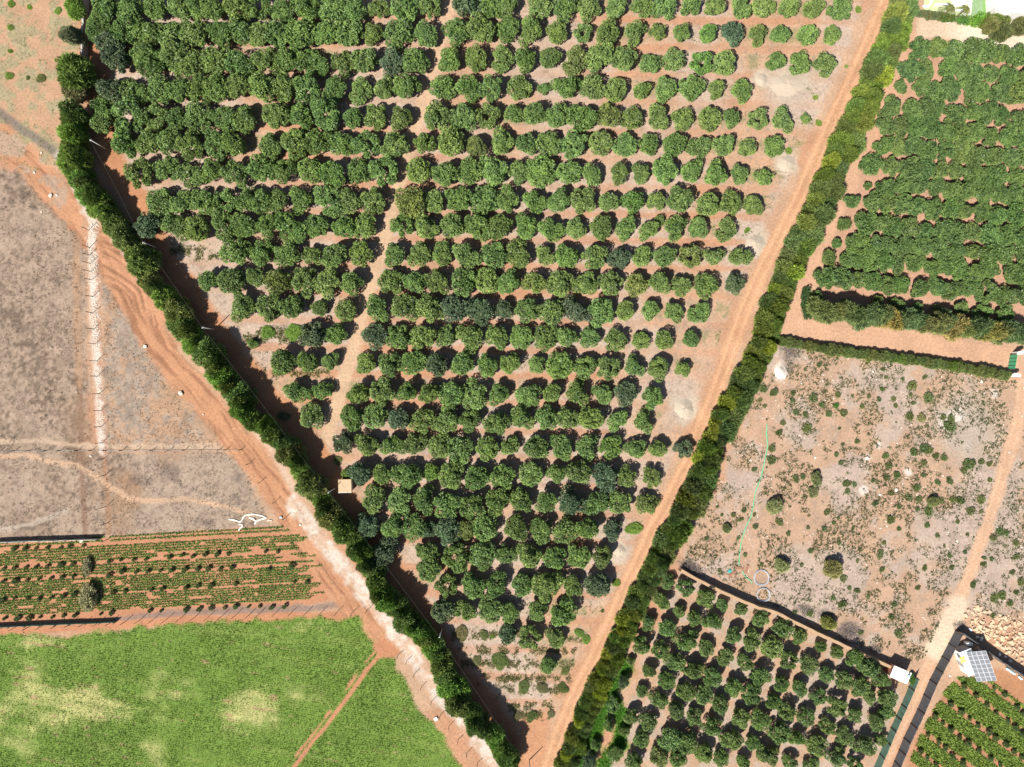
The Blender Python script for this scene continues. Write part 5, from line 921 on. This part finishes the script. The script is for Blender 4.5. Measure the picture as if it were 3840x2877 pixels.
for k, pts in enumerate((((465, 65), (745, 65), (745, 105), (465, 105)), ((830, 190), (1040, 170), (1040, 215), (830, 225)), ((725, 230), (770, 230), (770, 310), (725, 310)), ((445, 230), (470, 230), (470, 290), (445, 290)), ((1030, 250), (1070, 250), (1060, 330), (1025, 330)), ((835, 90), (1000, 85), (1000, 120), (835, 125)))):
    slab('garden_kerb', pts, 0.45, M_white, f"white low garden bench wall on the pale lawn, {od(k + 1)} from the hedge", 'low wall', None, 0.4)['group'] = 'white bench walls of the garden'
slab('paved_entry', [(790, 325), (925, 325), (870, 420), (690, 470), (680, 420), (760, 390)], 0.16, M_path, None, None, 'structure')
pts = [W(*crop1(270 + 100 * math.cos(t), 30 + 110 * math.sin(t))) for t in np.linspace(-0.9, 2.2, 14)]
flat('curved_kerb', pts, 0.35, M_white, 'curved white garden wall beside the road hedge', 'low wall', 0.3)
bl = [W(*crop1(*p), 3.0) for p in ((1650, -150), (2400, -150), (2400, 250), (1980, 245), (1700, 190), (1650, 220), (1675, 110))]
bx0, by0 = bl[2][0] - 4, bl[2][1] + 4; vb = empty('villa', (bx0, by0, 0), 0, 'white flat roofed villa cut by the top right corner', 'house')
bm = bmesh.new(); b0 = [bm.verts.new((x - bx0, y - by0, 0)) for x, y in bl]; f = bm.faces.new(b0); g = bmesh.ops.extrude_face_region(bm, geom=[f]); bmesh.ops.translate(bm, vec=(0, 0, 2.85), verts=[e for e in g['geom'] if isinstance(e, bmesh.types.BMVert)]); bmesh.ops.recalc_face_normals(bm, faces=bm.faces); bmesh_obj('wall', bm, M_pale, vb)
bm = bmesh.new(); b0 = [bm.verts.new((x - bx0, y - by0, 2.87)) for x, y in bl]; f = bm.faces.new(b0); g = bmesh.ops.extrude_face_region(bm, geom=[f]); bmesh.ops.translate(bm, vec=(0, 0, 0.15), verts=[e for e in g['geom'] if isinstance(e, bmesh.types.BMVert)]); bmesh.ops.recalc_face_normals(bm, faces=bm.faces); rf = bmesh_obj('roof', bm, M_white, vb)
x, y = W(*crop1(1880, 60), 3.1); bm = bmesh.new(); bmesh.ops.create_cone(bm, cap_ends=True, segments=24, radius1=0.9, radius2=0.8, depth=0.15); bmesh_obj('roof_vent', bm, M_white, rf, (x - bx0, y - by0, 3.1))
def palm(px, py, h, R, label):
    x, y = W(*crop1(px, py), h); root = empty('palm_tree', (x, y, 0), rnd.random(), label, 'palm', 'garden palms')
    obj('trunk', pydata('trunk', *tube([(0, 0, -0.05), (0.05, 0, h * 0.5), (0, 0, h)], [0.16, 0.12, 0.11], 8), M_bark), root)
    fr = []; t = []
    for k in range(13):
        a = k * 2 * math.pi / 13 + rnd.uniform(-0.15, 0.15); up = rnd.uniform(0.1, 0.6)
        P0 = np.array([[math.cos(a) * R * s_, math.sin(a) * R * s_, h + up * s_ * 1.2 - 1.4 * s_ * s_] for s_ in np.linspace(0.05, 1, 16)]); tt = norm(np.gradient(P0, axis=0)); sd = norm(np.cross(tt, [0, 0, 1]))
        for s_ in (1, -1): dirs = tt * 0.7 + sd * s_ + np.array([0, 0, -0.35]); fr.append(leafquads(P0, dirs, np.full(16, 0.42 * R), np.full(16, 0.03)))
    v = np.concatenate(fr); me = quads('fronds', v, rng.random(len(v)), M_grass); o = obj('fronds', me, root); o.color = (0.13, 0.15, 0.045, 1)
palm(770, 170, 3.6, 1.5, 'darker garden palm on the pale lawn'); palm(1080, 170, 3.2, 1.2, 'yellowing small garden palm beside the paved path')
for k in range(16):
    x, y = W(*crop1(150 + k * 42, 262 + k * 6.5), 0.8); tree('garden_hedge_plant', FEATH, TALLTRUNK, x, y, 0.75, 0.9, jit((0.14, 0.17, 0.09) if k < 10 else (0.09, 0.16, 0.05)), f"garden hedge plant along the yard, {od(k + 1)} from the road hedge", 'hedge plant', 'garden hedge along the sandy yard')
for k, (px, py, R, cc) in enumerate(((960, 370, 0.9, (0.08, 0.19, 0.05)), (1060, 390, 0.9, (0.08, 0.19, 0.05)), (1180, 410, 1.0, (0.11, 0.23, 0.04)), (1290, 400, 1.1, (0.12, 0.26, 0.04)), (1400, 340, 1.3, (0.12, 0.26, 0.04)), (1520, 420, 1.5, (0.16, 0.19, 0.06)), (1600, 500, 1.7, (0.15, 0.17, 0.07)), (1680, 330, 1.5, (0.14, 0.2, 0.06)), (1820, 300, 1.4, (0.14, 0.18, 0.05)), (1810, 590, 1.8, (0.11, 0.13, 0.055)), (1880, 640, 1.2, (0.11, 0.13, 0.055)), (2170, 500, 1.7, (0.12, 0.14, 0.06)), (2170, 300, 1.0, (0.14, 0.2, 0.05)))):
    x, y = W(*crop1(px, py), R); tree('garden_bush', FEATH if k > 4 else SHRUB, TALLTRUNK, x, y, R, R * 0.9, jit(cc, 0.06), f"leafy garden bush along the top right yard, {od(k + 1)} from the paved entry", 'bush', 'garden bushes at the villa')
for k, (px, py) in enumerate(((1760, 215), (1850, 215), (1930, 235), (2040, 275), (2090, 270))):
    x, y = W(*crop1(px, py), 0.8); o = obj('flower_bush', SHRUB[k % 6], None, (x, y, 0), (0, 0, k), (0.55, 0.4, 0.9)); o.color = (0.42, 0.10, 0.06, 1); tag(o, f"red flowering bush against the villa wall, {od(k + 1)} from the lawn", 'flower bush', 'red bushes at the villa')
for k, (px, py) in enumerate(((600, 275), (935, 310), (1440, 640), (1690, 655), (2120, 680))):
    x, y = W(*crop1(px, py)); r0 = empty('garden_bollard', (x, y, 0), 0, f"white garden lamp bollard, {od(k + 1)} from the road hedge", 'bollard', 'white garden bollards'); obj('shaft', pydata('shaft', *tube([(0, 0, -0.05), (0, 0, 0.9)], [0.10, 0.09], 8), M_white), r0); obj('lamp_head', pydata('lamp_head', *tube([(0, 0, 0.9), (0, 0, 1.0), (0, 0, 1.15)], [0.16, 0.18, 0.08], 8), M_white), r0)
slab('white_patio', [(1720, 400), (1960, 330), (2120, 290), (2130, 420), (2040, 560), (1960, 600), (1890, 470)], 0.12, M_pave, None, None, 'structure')
print('objects', len(bpy.data.objects))
